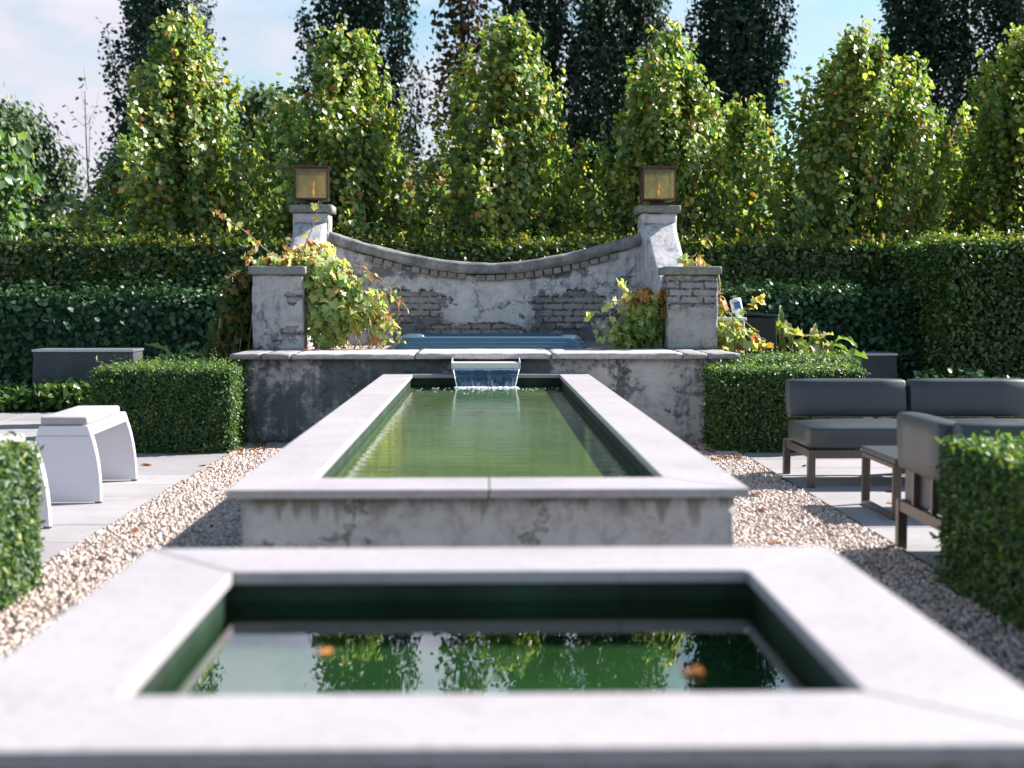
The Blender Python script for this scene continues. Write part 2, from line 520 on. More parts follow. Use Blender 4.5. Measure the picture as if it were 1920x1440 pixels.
M['ledge'] = mat_weathered('ledge_stone', (0.40, 0.365, 0.375), (0.52, 0.48, 0.49), (0.25, 0.21, 0.19), 0.45, 7)
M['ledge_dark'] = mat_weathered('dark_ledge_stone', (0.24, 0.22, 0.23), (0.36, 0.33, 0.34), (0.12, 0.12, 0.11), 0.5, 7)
M['terrace'] = mat_weathered('terrace_stone', (0.30, 0.24, 0.20), (0.42, 0.36, 0.32), (0.13, 0.10, 0.07), 0.6, 4)
M['water'] = mat_water('still_water', (0.66, 0.86, 0.66), 0.01, 5.0, (1, 1, 1), 0.02)
M['water2'] = mat_water('rippled_water', (0.86, 0.95, 0.80), 0.02, 6.0, (1.0, 2.6, 1), 0.085, (0.015, 11.55, 0.54))
M['murk2'] = simple('green_water_bed', (0.125, 0.180, 0.065), 0.95, 0.1, var=0.25, scale=1.5, bs=0.05)
M['murk'] = simple('murky_green_bed', (0.024, 0.056, 0.022), 0.95, 0.1, var=0.30, scale=2.5, bs=0.05)
M['gravel'] = mat_gravel_base()
M['chips'] = mat_chips()
M['paving'] = mat_paving()
M['soil'] = simple('dark_soil', (0.055, 0.05, 0.035), 0.95, 0.1, var=0.4, scale=3, bs=0.8, bd=0.03, bscale=14)
M['edge_steel'] = simple('edging_steel', (0.10, 0.085, 0.075), 0.6, 0.4, 0.6, var=0.3)
M['zinc'] = mat_weathered('zinc_sheet', (0.045, 0.055, 0.062), (0.075, 0.088, 0.096), (0.05, 0.05, 0.045), 0.3, 3)
M['zinc_rim'] = simple('zinc_rim', (0.36, 0.39, 0.43), 0.4, 0.6, 0.7, var=0.12)
M['white'] = simple('white_moulded_plastic', (0.63, 0.61, 0.645), 0.42, 0.4, var=0.025, scale=4, bs=0.04)
M['cushion_grey'] = simple('pale_grey_fabric', (0.37, 0.345, 0.355), 0.8, 0.2, var=0.06, bs=0.35, bd=0.002, bscale=400)
M['black'] = simple('black_rubber', (0.02, 0.02, 0.021), 0.6, 0.4)
M['sofa'] = simple('dark_grey_leatherette', (0.036, 0.043, 0.049), 0.42, 0.5, var=0.10, scale=5, bs=0.22, bd=0.0015, bscale=320)
M['bronze'] = simple('bronze_metal', (0.125, 0.105, 0.092), 0.38, 0.5, 0.75, var=0.10)
M['copper'] = simple('aged_copper', (0.085, 0.045, 0.035), 0.55, 0.5, 0.45, var=0.35, scale=14)
M['bark'] = simple('bark', (0.085, 0.065, 0.05), 0.9, 0.2, var=0.4, scale=12, bs=0.8, bd=0.02, bscale=25)
M['dark_bark'] = simple('dark_bark', (0.04, 0.037, 0.034), 0.9, 0.2, var=0.4, scale=8, bs=0.8, bd=0.03, bscale=14)
M['stem'] = simple('dry_vine_stem', (0.30, 0.225, 0.13), 0.8, 0.2, var=0.3, scale=15)
M['green_stem'] = simple('green_vine_stem', (0.26, 0.28, 0.09), 0.7, 0.3, var=0.25, scale=12)
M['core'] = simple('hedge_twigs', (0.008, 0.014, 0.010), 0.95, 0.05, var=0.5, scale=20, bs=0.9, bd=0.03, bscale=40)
M['dead_leaf'] = simple('dead_leaf', (0.27, 0.11, 0.045), 0.75, 0.3, var=0.45, scale=6)
M['orange_leaf'] = simple('orange_leaf', (0.55, 0.22, 0.05), 0.6, 0.4, var=0.3, scale=6)
M['yellow_leaf'] = simple('yellow_leaf', (0.60, 0.42, 0.10), 0.6, 0.4, var=0.25, scale=6)
M['blue_label'] = simple('blue_print', (0.06, 0.19, 0.55), 0.4, 0.5)
M['white_plastic'] = simple('glossy_white_plastic', (0.72, 0.74, 0.78), 0.3, 0.5, var=0.03)
M['beige_tub'] = simple('pale_plastic', (0.42, 0.38, 0.35), 0.6, 0.3, var=0.1)
M['black_plastic'] = simple('black_plastic', (0.005, 0.006, 0.008), 0.3, 0.5)
M['tub'] = None
def mat_tub():
    m, n, l, out = new_mat('blue_fibreglass')
    co = objco(n)
    t = noise_tex(n, l, 160, 2, 0.5, co)
    c = ramp(n, l, t.outputs[0], [(0.35, (0.025, 0.065, 0.11)), (0.60, (0.06, 0.125, 0.19)), (0.72, (0.16, 0.24, 0.31))])
    principled(n, l, out, c.outputs[0], 0.28, 0.55)
    return m
M['tub'] = mat_tub()
def mat_lantern_glass():
    m, n, l, out = new_mat('dusty_amber_glass')
    co = objco(n)
    t = noise_tex(n, l, 1.0, 5, 0.6, mapping(n, l, co, (45, 45, 2.2)))
    fac = ramp(n, l, t.outputs[0], [(0.35, 0.10), (0.7, 0.32)])
    tr = n.new('ShaderNodeBsdfTransparent'); tr.inputs[0].default_value = (0.95, 0.92, 0.74, 1)
    d = n.new('ShaderNodeBsdfDiffuse'); d.inputs[0].default_value = (0.46, 0.45, 0.30, 1)
    tl = n.new('ShaderNodeBsdfTranslucent'); tl.inputs[0].default_value = (0.80, 0.74, 0.42, 1)
    a = n.new('ShaderNodeMixShader'); a.inputs[0].default_value = 0.65
    l.new(d.outputs[0], a.inputs[1]); l.new(tl.outputs[0], a.inputs[2])
    b = n.new('ShaderNodeMixShader'); l.new(fac.outputs[0], b.inputs[0])
    l.new(tr.outputs[0], b.inputs[1]); l.new(a.outputs[0], b.inputs[2])
    g = n.new('ShaderNodeBsdfGlossy'); g.inputs['Roughness'].default_value = 0.08
    fr = n.new('ShaderNodeFresnel'); fr.inputs[0].default_value = 1.45
    e = n.new('ShaderNodeMixShader'); l.new(fr.outputs[0], e.inputs[0])
    l.new(b.outputs[0], e.inputs[1]); l.new(g.outputs[0], e.inputs[2])
    l.new(e.outputs[0], out.inputs[0])
    return m
M['lantern_glass'] = mat_lantern_glass()
M['candle'] = simple('amber_bulb', (0.80, 0.30, 0.06), 0.4, 0.5, var=0.15)
M['candle_base'] = simple('candle_sleeve', (0.66, 0.44, 0.22), 0.5, 0.4, var=0.1)
def mat_fall():
    m, n, l, out = new_mat('falling_water')
    co = objco(n)
    t = noise_tex(n, l, 1.0, 4, 0.55, mapping(n, l, co, (26, 26, 3.0)))
    nr = bump(n, l, t.outputs[0], 0.5, 0.02)
    gl = n.new('ShaderNodeBsdfGlossy'); gl.inputs['Roughness'].default_value = 0.06; l.new(nr, gl.inputs['Normal'])
    gl.inputs[0].default_value = (0.75, 0.85, 0.95, 1)
    tr = n.new('ShaderNodeBsdfTransparent'); tr.inputs[0].default_value = (0.50, 0.68, 0.80, 1)
    df = n.new('ShaderNodeBsdfDiffuse'); df.inputs[0].default_value = (0.025, 0.075, 0.13, 1)
    # threads of broken, aerated water low in the sheet
    sp = n.new('ShaderNodeSeparateXYZ'); l.new(co, sp.inputs[0])
    t2 = noise_tex(n, l, 1.0, 6, 0.7, mapping(n, l, co, (34, 34, 7.0)))
    hgt = n.new('ShaderNodeMapRange'); hgt.inputs[1].default_value = 0.70; hgt.inputs[2].default_value = 0.56; l.new(sp.outputs[2], hgt.inputs[0])
    aer = ramp(n, l, math_(n, l, 'ADD', math_(n, l, 'MULTIPLY', hgt.outputs[0], 0.22), t2.outputs[0]), [(0.66, 0.0), (0.86, 0.75)])
    dc = mixc(n, l, aer.outputs[0], (0.025, 0.075, 0.13), (0.48, 0.50, 0.52)); l.new(dc, df.inputs[0])
    a = n.new('ShaderNodeMixShader'); l.new(math_(n, l, 'ADD', math_(n, l, 'MULTIPLY', aer.outputs[0], 0.4), 0.6), a.inputs[0])
    l.new(tr.outputs[0], a.inputs[1]); l.new(df.outputs[0], a.inputs[2])
    fr = n.new('ShaderNodeFresnel'); fr.inputs[0].default_value = 1.5; l.new(nr, fr.inputs['Normal'])
    b = n.new('ShaderNodeMixShader'); l.new(fr.outputs[0], b.inputs[0])
    l.new(a.outputs[0], b.inputs[1]); l.new(gl.outputs[0], b.inputs[2])
    l.new(b.outputs[0], out.inputs[0])
    return m
M['fall'] = mat_fall()
M['foam'] = simple('water_foam', (0.80, 0.82, 0.84), 0.5, 0.4, var=0.05)
M['steel'] = simple('pale_coated_metal', (0.58, 0.54, 0.56), 0.45, 0.5, 0.0, var=0.06)

# leaves (per-leaf random: 0..1)
G1, G2, G3 = (0.034, 0.098, 0.040), (0.120, 0.205, 0.052), (0.310, 0.365, 0.090)
M['lime_leaf'] = leaf_mat('lime_leaf', [(0.0, G1), (0.35, G2), (0.68, G3), (0.86, (0.44, 0.43, 0.10)), (0.945, (0.54, 0.40, 0.07)), (0.965, (0.42, 0.17, 0.03)), (1.0, (0.26, 0.08, 0.03))], 0.38, 1.7, 0.42, 0.8)
M['poplar_leaf'] = leaf_mat('poplar_leaf', [(0.0, (0.022, 0.056, 0.036)), (0.8, (0.040, 0.086, 0.046)), (1.0, (0.065, 0.120, 0.050))], 0.12, 1.3, 0.5, 0.3)
M['rusty_leaf'] = leaf_mat('rusty_poplar_leaf', [(0.0, (0.045, 0.055, 0.025)), (0.55, (0.075, 0.080, 0.030)), (0.75, (0.16, 0.055, 0.025)), (1.0, (0.20, 0.08, 0.03))], 0.25, 1.5, 0.5, 0.3)
M['beech_leaf'] = leaf_mat('beech_hedge_leaf', [(0.0, (0.022, 0.066, 0.024)), (0.6, (0.070, 0.128, 0.030)), (0.87, (0.160, 0.190, 0.034)), (0.95, (0.30, 0.25, 0.06)), (1.0, (0.30, 0.12, 0.05))], 0.34, 1.7, 0.32, 0.6)
M['ivy_leaf'] = leaf_mat('ivy_hedge_leaf', [(0.0, (0.012, 0.046, 0.024)), (0.7, (0.030, 0.082, 0.034)), (0.97, (0.075, 0.130, 0.050)), (1.0, (0.24, 0.16, 0.04))], 0.12, 1.4, 0.40, 0.35)
M['yew_leaf'] = leaf_mat('yew_hedge_leaf', [(0.0, (0.016, 0.056, 0.022)), (0.5, (0.045, 0.105, 0.030)), (0.88, (0.175, 0.235, 0.050)), (1.0, (0.30, 0.29, 0.06))], 0.34, 1.8, 0.42, 0.45)
M['shrub_leaf'] = leaf_mat('shrub_leaf', [(0.0, (0.030, 0.075, 0.018)), (0.7, (0.065, 0.125, 0.024)), (1.0, (0.12, 0.16, 0.03))], 0.25, 1.7, 0.28, 0.6)
M['willow_leaf'] = leaf_mat('willow_leaf', [(0.0, (0.055, 0.105, 0.045)), (0.6, (0.105, 0.165, 0.070)), (1.0, (0.19, 0.23, 0.09))], 0.30, 1.5, 0.5, 0.35)
M['maple_leaf'] = leaf_mat('plane_leaf', [(0.0, (0.034, 0.090, 0.036)), (0.6, (0.075, 0.150, 0.052)), (0.9, (0.17, 0.23, 0.06)), (1.0, (0.26, 0.22, 0.04))], 0.40, 1.9, 0.38, 0.5)
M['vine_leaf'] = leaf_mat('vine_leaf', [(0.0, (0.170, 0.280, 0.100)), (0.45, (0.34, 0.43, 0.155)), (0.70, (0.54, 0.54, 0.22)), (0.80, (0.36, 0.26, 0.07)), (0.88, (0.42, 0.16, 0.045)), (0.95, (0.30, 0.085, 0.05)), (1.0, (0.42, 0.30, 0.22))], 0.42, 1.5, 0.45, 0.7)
M['vine_dark'] = leaf_mat('shaded_vine_leaf', [(0.0, (0.035, 0.075, 0.025)), (0.55, (0.070, 0.105, 0.030)), (0.8, (0.17, 0.13, 0.035)), (0.92, (0.21, 0.09, 0.03)), (1.0, (0.13, 0.045, 0.03))], 0.35, 1.6, 0.42, 0.5)  # darker copy of the vine leaf, with the shade put into its colour
M['hosta_leaf'] = leaf_mat('hosta_leaf', [(0.0, (0.085, 0.165, 0.035)), (0.45, (0.18, 0.24, 0.05)), (0.75, (0.34, 0.33, 0.12)), (1.0, (0.46, 0.42, 0.27))], 0.40, 1.5, 0.45, 0.4)
M['dock_leaf'] = leaf_mat('dock_leaf', [(0.0, (0.060, 0.135, 0.050)), (1.0, (0.105, 0.19, 0.055))], 0.35, 1.6, 0.45, 0.4)
M['russet_leaf'] = leaf_mat('russet_bush_leaf', [(0.0, (0.16, 0.125, 0.06)), (0.6, (0.27, 0.19, 0.10)), (1.0, (0.33, 0.25, 0.15))], 0.30, 1.4, 0.6, 0.3)
M['far_leaf'] = leaf_mat('far_tree_leaf', [(0.0, (0.055, 0.100, 0.045)), (0.6, (0.095, 0.145, 0.060)), (1.0, (0.16, 0.18, 0.08))], 0.30, 1.4, 0.6, 0.3)

# ------------------------------------------------------------------ helper: foliage meshes
def unit(a):
    return a / np.maximum(np.linalg.norm(a, axis=1, keepdims=True), 1e-9)

SHAPES = {  # (along, across) of: base, tip, near-side pair, far-side pair
    'heart': ((0, 0), (1, 0), (0.10, 0.46), (0.55, 0.44)),
    'oval': ((0, 0), (1, 0), (0.25, 0.30), (0.70, 0.28)),
    'sprig': ((0, 0), (1, 0), (0.2, 0.20), (0.75, 0.17)),
    'needle': ((0, 0), (1, 0), (0.2, 0.14), (0.75, 0.13)),
    'wide': ((0, 0), (0.92, 0), (-0.05, 0.55), (0.55, 0.52)),
    'lance': ((0, 0), (1, 0), (0.25, 0.13), (0.70, 0.10)),
}

def lobed_leaves(name, P, N, D, size, rnd, mats, parent=None, seed=0):
    """vine leaves: five lobes, cupped, drooping tips"""
    n = len(P); rg = np.random.default_rng(n+seed)
    N = unit(N); D = unit(D - (D*N).sum(1, keepdims=True)*N); S = np.cross(N, D)
    prof = [(0.04, 0, 0), (0.42, 0, -0.02), (1.0, 0, -0.20)]
    half = [(-0.16, 0.20), (-0.05, 0.52), (0.22, 0.36), (0.46, 0.56), (0.60, 0.26)]
    for sg in (1, -1):
        prof += [(u, sg*v, 0.16*v - 0.22*max(0, u)**2 - 0.20*v*v) for (u, v) in half]
    V = np.empty((n, 13, 3)); sz = np.asarray(size).reshape(-1, 1)
    for k, (u, v, w) in enumerate(prof):
        j = rg.normal(size=(n, 2))*0.035
        V[:, k] = P + sz*((u+j[:, :1])*D + (v+j[:, 1:])*S + (w + rg.normal(size=(n, 1))*0.03)*N)
    base = (np.arange(n)*13)[:, None]
    q = [[0, 3, 4, 5], [0, 5, 6, 1], [1, 6, 7, 2], [0, 10, 9, 8], [0, 1, 11, 10], [1, 2, 12, 11]]
    F = np.concatenate([base + np.array([f]) for f in q], axis=1).reshape(-1, 4)
    me = bpy.data.meshes.new(name)
    me.vertices.add(n*13); me.vertices.foreach_set('co', V.astype(np.float32).ravel())
    me.loops.add(len(F)*4); me.loops.foreach_set('vertex_index', F.astype(np.int32).ravel())
    me.polygons.add(len(F)); me.polygons.foreach_set('loop_start', (np.arange(len(F))*4).astype(np.int32))
    at = me.attributes.new('rnd', 'FLOAT', 'POINT'); at.data.foreach_set('value', np.repeat(np.asarray(rnd), 13).astype(np.float32))
    me.materials.append(mats); me.update(calc_edges=True)
    o = bpy.data.objects.new(name, me); COL.objects.link(o)
    if parent is not None: o.parent = parent
    return o

def leaves(name, P, N, D, size, rnd, mats, parent=None, shape='heart', fold=0.25, droop=0.12, extra=None, seed=0):
    """one mesh of many folded leaves; extra = MB with solid geometry (material 2)"""
    n = len(P)
    N = unit(N); D = unit(D - (D*N).sum(1, keepdims=True)*N)
    S = np.cross(N, D)
    b, t, a1, a2 = SHAPES[shape]
    prof = [(b[0], 0, 0), (t[0], 0, -droop), (a1[0], a1[1], fold*a1[1]), (a2[0], a2[1], fold*a2[1]-droop*0.5),
            (a1[0], -a1[1], fold*a1[1]), (a2[0], -a2[1], fold*a2[1]-droop*0.5)]
    V = np.empty((n, 6, 3))
    sz = np.asarray(size).reshape(-1, 1)
    for k, (u, v, w) in enumerate(prof):
        V[:, k] = P + sz*(u*D + v*S + w*N)
    V = V.reshape(-1, 3)
    base = (np.arange(n)*6)[:, None]
    F = np.concatenate([base + np.array([[0, 2, 3, 1]]), base + np.array([[0, 1, 5, 4]])], axis=1).reshape(-1, 4)
    A = np.repeat(np.asarray(rnd), 6)
    mi = np.zeros(len(F), dtype=np.int32)
    if extra is not None and len(extra.f):
        ev = np.array(extra.v); off = len(V)
        quads = [f if len(f) == 4 else None for f in extra.f]
        ef = np.array([q for q in quads if q is not None], dtype=np.int64) + off
        V = np.concatenate([V, ev]); F = np.concatenate([F, ef])
        A = np.concatenate([A, np.zeros(len(ev))])
        mi = np.concatenate([mi, np.ones(len(ef), dtype=np.int32)])
    me = bpy.data.meshes.new(name)
    me.vertices.add(len(V)); me.vertices.foreach_set('co', V.astype(np.float32).ravel())
    me.loops.add(len(F)*4); me.loops.foreach_set('vertex_index', F.astype(np.int32).ravel())
    me.polygons.add(len(F)); me.polygons.foreach_set('loop_start', (np.arange(len(F))*4).astype(np.int32))
    at = me.attributes.new('rnd', 'FLOAT', 'POINT'); at.data.foreach_set('value', A.astype(np.float32))
    for mt in (mats if isinstance(mats, (list, tuple)) else [mats]): me.materials.append(mt)
    me.polygons.foreach_set('material_index', mi)
    me.update(calc_edges=True)
    o = bpy.data.objects.new(name, me); COL.objects.link(o)
    if parent is not None: o.parent = parent
    return o

def core_box(x0, y0, z0, x1, y1, z1):
    mb = MB(); mb.box(x0, y0, z0, x1, y1, z1); return mb

def hedge(name, x0, y0, x1, y1, z1, label, leafm, size, dens, shape, faces, z0=0.0, cat='hedge', seed=1, inset=0.05, spread=0.03,
          tuft=0.0, fringe=0, stray=0.05, wob=0.0, group=None):
    """clipped hedge: leaves over the listed faces of a twiggy solid. faces: string of l r f b t"""
    rg = np.random.default_rng(seed)
    Ps, Ns = [], []
    spec = {'f': ((x0, y0, z0), (x1-x0, 0, 0), (0, 0, z1-z0), (0, -1, 0)), 'b': ((x0, y1, z0), (x1-x0, 0, 0), (0, 0, z1-z0), (0, 1, 0)),
            'l': ((x0, y0, z0), (0, y1-y0, 0), (0, 0, z1-z0), (-1, 0, 0)), 'r': ((x1, y0, z0), (0, y1-y0, 0), (0, 0, z1-z0), (1, 0, 0)),
            't': ((x0, y0, z1), (x1-x0, 0, 0), (0, y1-y0, 0), (0, 0, 1))}
    for f in faces:
        o, a, b, nn = [np.array(v, float) for v in spec[f]]
        area = np.linalg.norm(np.cross(a, b))
        n = int(area*dens*(1.5 if f == 'f' else 1.15))
        u, v = rg.random((n, 1)), rg.random((n, 1))
        depth = rg.random((n, 1))**1.2*inset*0.9
        out = rg.exponential(spread, (n, 1))*(rg.random((n, 1)) < 0.45)
        p = o + u*a + v*b
        if wob > 0:
            w = np.sin(p[:, :1]*2.1+seed)*0.5 + np.sin(p[:, 1:2]*2.7+seed*2)*0.4 + np.sin(p[:, 2:3]*3.3+seed)*0.4 + np.sin(p[:, :1]*5.7+p[:, 2:3]*4.9)*0.4
            out = out + wob*w
        p = p - depth*nn + out*nn
        Ps.append(p); Ns.append(np.repeat(nn[None], n, 0))
    P = np.concatenate(Ps); N0 = np.concatenate(Ns)
    n = len(P)
    rr = rg.normal(size=(n, 3))
    N = unit(N0*0.75 + np.array([0.28, 0.0, 0.38]) + rr*0.48)
    D = unit(rg.normal(size=(n, 3)) + N0*0.5 + np.array([0, 0, tuft]))
    size_ = size*rg.uniform(0.7, 1.25, n)
    rnd = np.clip(rg.beta(1.6, 1.9, n), 0, 1)
    rnd = np.where(rg.random(n) < stray, rg.uniform(0.9, 1.0, n), rnd*0.92)
    if fringe:
        # shoots sticking up along the top, coloured paler to paint a sunlit edge
        sx = rg.uniform(x0, x1, fringe); sy = rg.uniform(y0, y1, fringe); hgt = rg.gamma(2.0, size*0.62, fringe)
        k = 7
        zz = np.linspace(0, 1, k)
        lean = rg.normal(size=(fringe, 2))*0.35
        PP = np.stack([np.repeat(sx, k) + np.repeat(lean[:, 0]*hgt, k)*np.tile(zz, fringe), np.repeat(sy, k) + np.repeat(lean[:, 1]*hgt, k)*np.tile(zz, fringe), z1 + np.repeat(hgt, k)*np.tile(zz, fringe)], 1)
        q = rg.normal(size=(len(PP), 3))
        P = np.concatenate([P, PP]); N = np.concatenate([N, unit(q*0.8 + np.array([0, 0, 0.6]))]); D = np.concatenate([D, unit(rg.normal(size=(len(PP), 3))*0.7 + np.array([0, 0, 0.7]))])
        size_ = np.concatenate([size_, size*rg.uniform(0.6, 1.0, len(PP))]); rnd = np.concatenate([rnd, rg.uniform(0.55, 0.99, len(PP))])
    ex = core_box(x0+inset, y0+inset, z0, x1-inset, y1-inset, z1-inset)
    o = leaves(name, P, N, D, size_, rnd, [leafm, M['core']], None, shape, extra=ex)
    return tag(o, label, cat, group)

def tree_mesh(rg, H, z_low, rad, nbr, per, lsize, trunk_r, steep=(45, 75), shape_pow=1.0, tip=0.25, spread=0.12, start=0.05, lean=0.0, sides=5, ovoid=0.38, curve=0.25, shoots=0, uneven=0.0):
    """branches rising from a trunk; leaves gathered along the outer part of each branch. Returns trunk MB, branch MB, leaf arrays"""
    trunk = MB(); br = MB()
    tp = []
    for i in range(9):
        t = i/8
        tp.append(Vector((math.sin(t*5+H)*0.02*H*t*0.4 + lean*t, math.cos(t*4+H)*0.015*H*t*0.4, H*0.97*t)))
    trunk.tube(tp, [max(trunk_r*(1-0.88*i/8), 0.008) for i in range(9)], 8)
    P, N, D = [], [], []
    ph1, ph2 = rg.uniform(0, 6.28, 2)
    for b in range(shoots):                       # upright young shoots breaking out of the top
        az = rg.uniform(0, 6.28); zb = H*rg.uniform(0.62, 0.88); rb = rad*rg.uniform(0.05, 0.62)*(1.45-zb/H)
        q0 = Vector((math.cos(az)*rb, math.sin(az)*rb, zb)); ln = H*rg.uniform(0.08, 0.18)
        q1 = q0 + Vector((math.cos(az)*ln*rg.uniform(0, 0.35), math.sin(az)*ln*0.2, ln))
        br.tube([q0, q0.lerp(q1, 0.5), q1], [0.008, 0.006, 0.003], 4)
        k = 34
        u = rg.random((k, 1))
        P.append(np.array(q0[:])*(1-u) + np.array(q1[:])*u + rg.normal(size=(k, 3))*(0.075*(1.15-u)))
        N.append(unit(np.array([0.5, 0.05, 0.4]) + rg.normal(size=(k, 3))*0.6)); D.append(unit(np.array([0, 0, -0.4]) + rg.normal(size=(k, 3))*0.6))
    for b in range(nbr):
        t = start + (1-start)*((b+rg.random())/nbr)**1.0
        # envelope radius at the height the branch reaches
        az = b*2.399963 + rg.normal()*0.35
        zt = z_low + (H-z_low)*t
        s = (zt - z_low)/(H - z_low)
        env = rad*(min(1.0, (s/ovoid))**0.6 if s < ovoid else max(0.0, (1-(s-ovoid)/(1-ovoid)))**shape_pow)
        env = max(env, rad*0.10)*rg.uniform(0.6, 1.18)
        if uneven:
            env *= 1 + uneven*math.sin(az*2+ph1+zt*1.3) + uneven*0.8*math.sin(az*3+ph2-zt*2.1)
        el = R(rg.uniform(*steep))
        z_start = max(0.15*H*0.3, zt - env*math.tan(el))
        z_start = max(z_start, z_low*0.35)
        p0 = Vector((lean*z_start/H, 0, z_start))
        p3 = Vector((math.cos(az)*env + lean*zt/H, math.sin(az)*env, zt))
        pm = p0.lerp(p3, 0.55) + Vector((math.cos(az), math.sin(az), 0))*env*curve - Vector((0, 0, 0.06*env))
        pts = []
        for i in range(7):
            u = i/6
            pts.append(p0*(1-u)**2 + pm*2*u*(1-u) + p3*u*u)
        up = (pts[-1]-pts[-2]).normalized()*0.6 + Vector((0, 0, 0.4))
        pts.append(pts[-1] + up*tip*rg.uniform(0.4, 1.3))
        r0 = trunk_r*0.28*(1-0.6*t)
        br.tube(pts, [max(r0*(1-i/7.5), 0.003) for i in range(8)], sides)
        k = int(per*rg.uniform(0.6, 1.35))
        u = rg.beta(1.5, 1.1, k)
        f = u*7; i0 = np.clip(f.astype(int), 0, 6); fr = (f - i0)[:, None]
        A = np.array([p[:] for p in pts])
        c = A[i0]*(1-fr) + A[i0+1]*fr
        sp = spread*(1.15 - 0.75*u)[:, None]
        q = c + rg.normal(size=(k, 3))*sp*np.array([1, 1, 0.9])
        outw = unit(q*np.array([1, 1, 0]) + 1e-6)
        P.append(q)
        N.append(unit(outw*0.40 + np.array([0.50, 0.05, 0.55]) + rg.normal(size=(k, 3))*0.50))
        D.append(unit(outw*0.5 + np.array([0, 0, -0.55]) + rg.normal(size=(k, 3))*0.5))
    P = np.concatenate(P); N = np.concatenate(N); D = np.concatenate(D)
    sz = lsize*rg.uniform(0.6, 1.2, len(P))
    return trunk, br, P, N, D, sz

def tree(name, x, y, label, cat, H, z_low, rad, nbr, per, lsize, trunk_r, leafm, bark, seed, shape='heart', group=None, stray=0.08, z_min=0.0, **kw):
    rg = np.random.default_rng(seed)
    root = empty(name, (x, y, 0), label, cat, group)
    tr, br, P, N, D, sz = tree_mesh(rg, H, z_low, rad, nbr, per, lsize, trunk_r, **kw)
    rnd = np.clip(rg.beta(2, 2.2, len(P)), 0, 1)*0.88
    clump = np.sin(P[:, 0]*3.1+seed)*np.sin(P[:, 1]*2.7+seed*2)*np.sin(P[:, 2]*2.3+seed*3)
    rnd = np.clip(rnd + clump*0.14, 0, 0.9)
    rnd = np.where(rg.random(len(P)) < stray, rg.uniform(0.86, 1.0, len(P)), rnd)
    keep = P[:, 2] > z_min
    tr.build('trunk', bark, root)
    br.build('branches', bark, root, recalc=False)
    leaves('crown', P[keep], N[keep], D[keep], sz[keep], rnd[keep], leafm, root, shape)
    return root

# ------------------------------------------------------------------ ground
def sheet(name, x0, y0, x1, y1, z, mat, label=None):
    mb = MB(); mb.add([(x0,y0,z),(x1,y0,z),(x1,y1,z),(x0,y1,z)], [(0,1,2,3)])
    return tag(mb.build(name, mat), kind='structure')
sheet('ground', -900, -200, 900, 1800, -0.02, M['soil'])
sheet('gravel', -2.16, 1.7, 2.16, 12.06, -0.006, M['gravel'])

def paving(name, x0, x1, y0, y1, rows, cols, seed):
    rg = random.Random(seed)
    mb = MB(); g = 0.007
    dy = (y1-y0)/rows; dx = (x1-x0)/cols
    for i in range(rows):
        for j in range(cols):
            zz = rg.uniform(-0.0015, 0.0015)
            mb.box(x0+j*dx+g/2, y0+i*dy+g/2, -0.05, x0+(j+1)*dx-g/2, y0+(i+1)*dy-g/2, 0.002+zz, bev=0.003, seg=1)
    return tag(mb.build(name, M['paving']), kind='structure')
paving('paving', -9.16, -2.16, 1.0, 15.5, 26, 7, 1)
paving('paving', 2.175, 9.175, 1.0, 14.0, 24, 7, 2)
sheet('paving_bed', -9.16, 1.0, -2.16, 15.5, -0.012, M['soil'])
sheet('paving_bed', 2.175, 1.0, 9.175, 14.0, -0.012, M['soil'])
mb = MB(); mb.box(2.160, 1.0, -0.05, 2.172, 11.3, 0.012)
tag(mb.build('gravel_edging', M['edge_steel']), kind='structure')

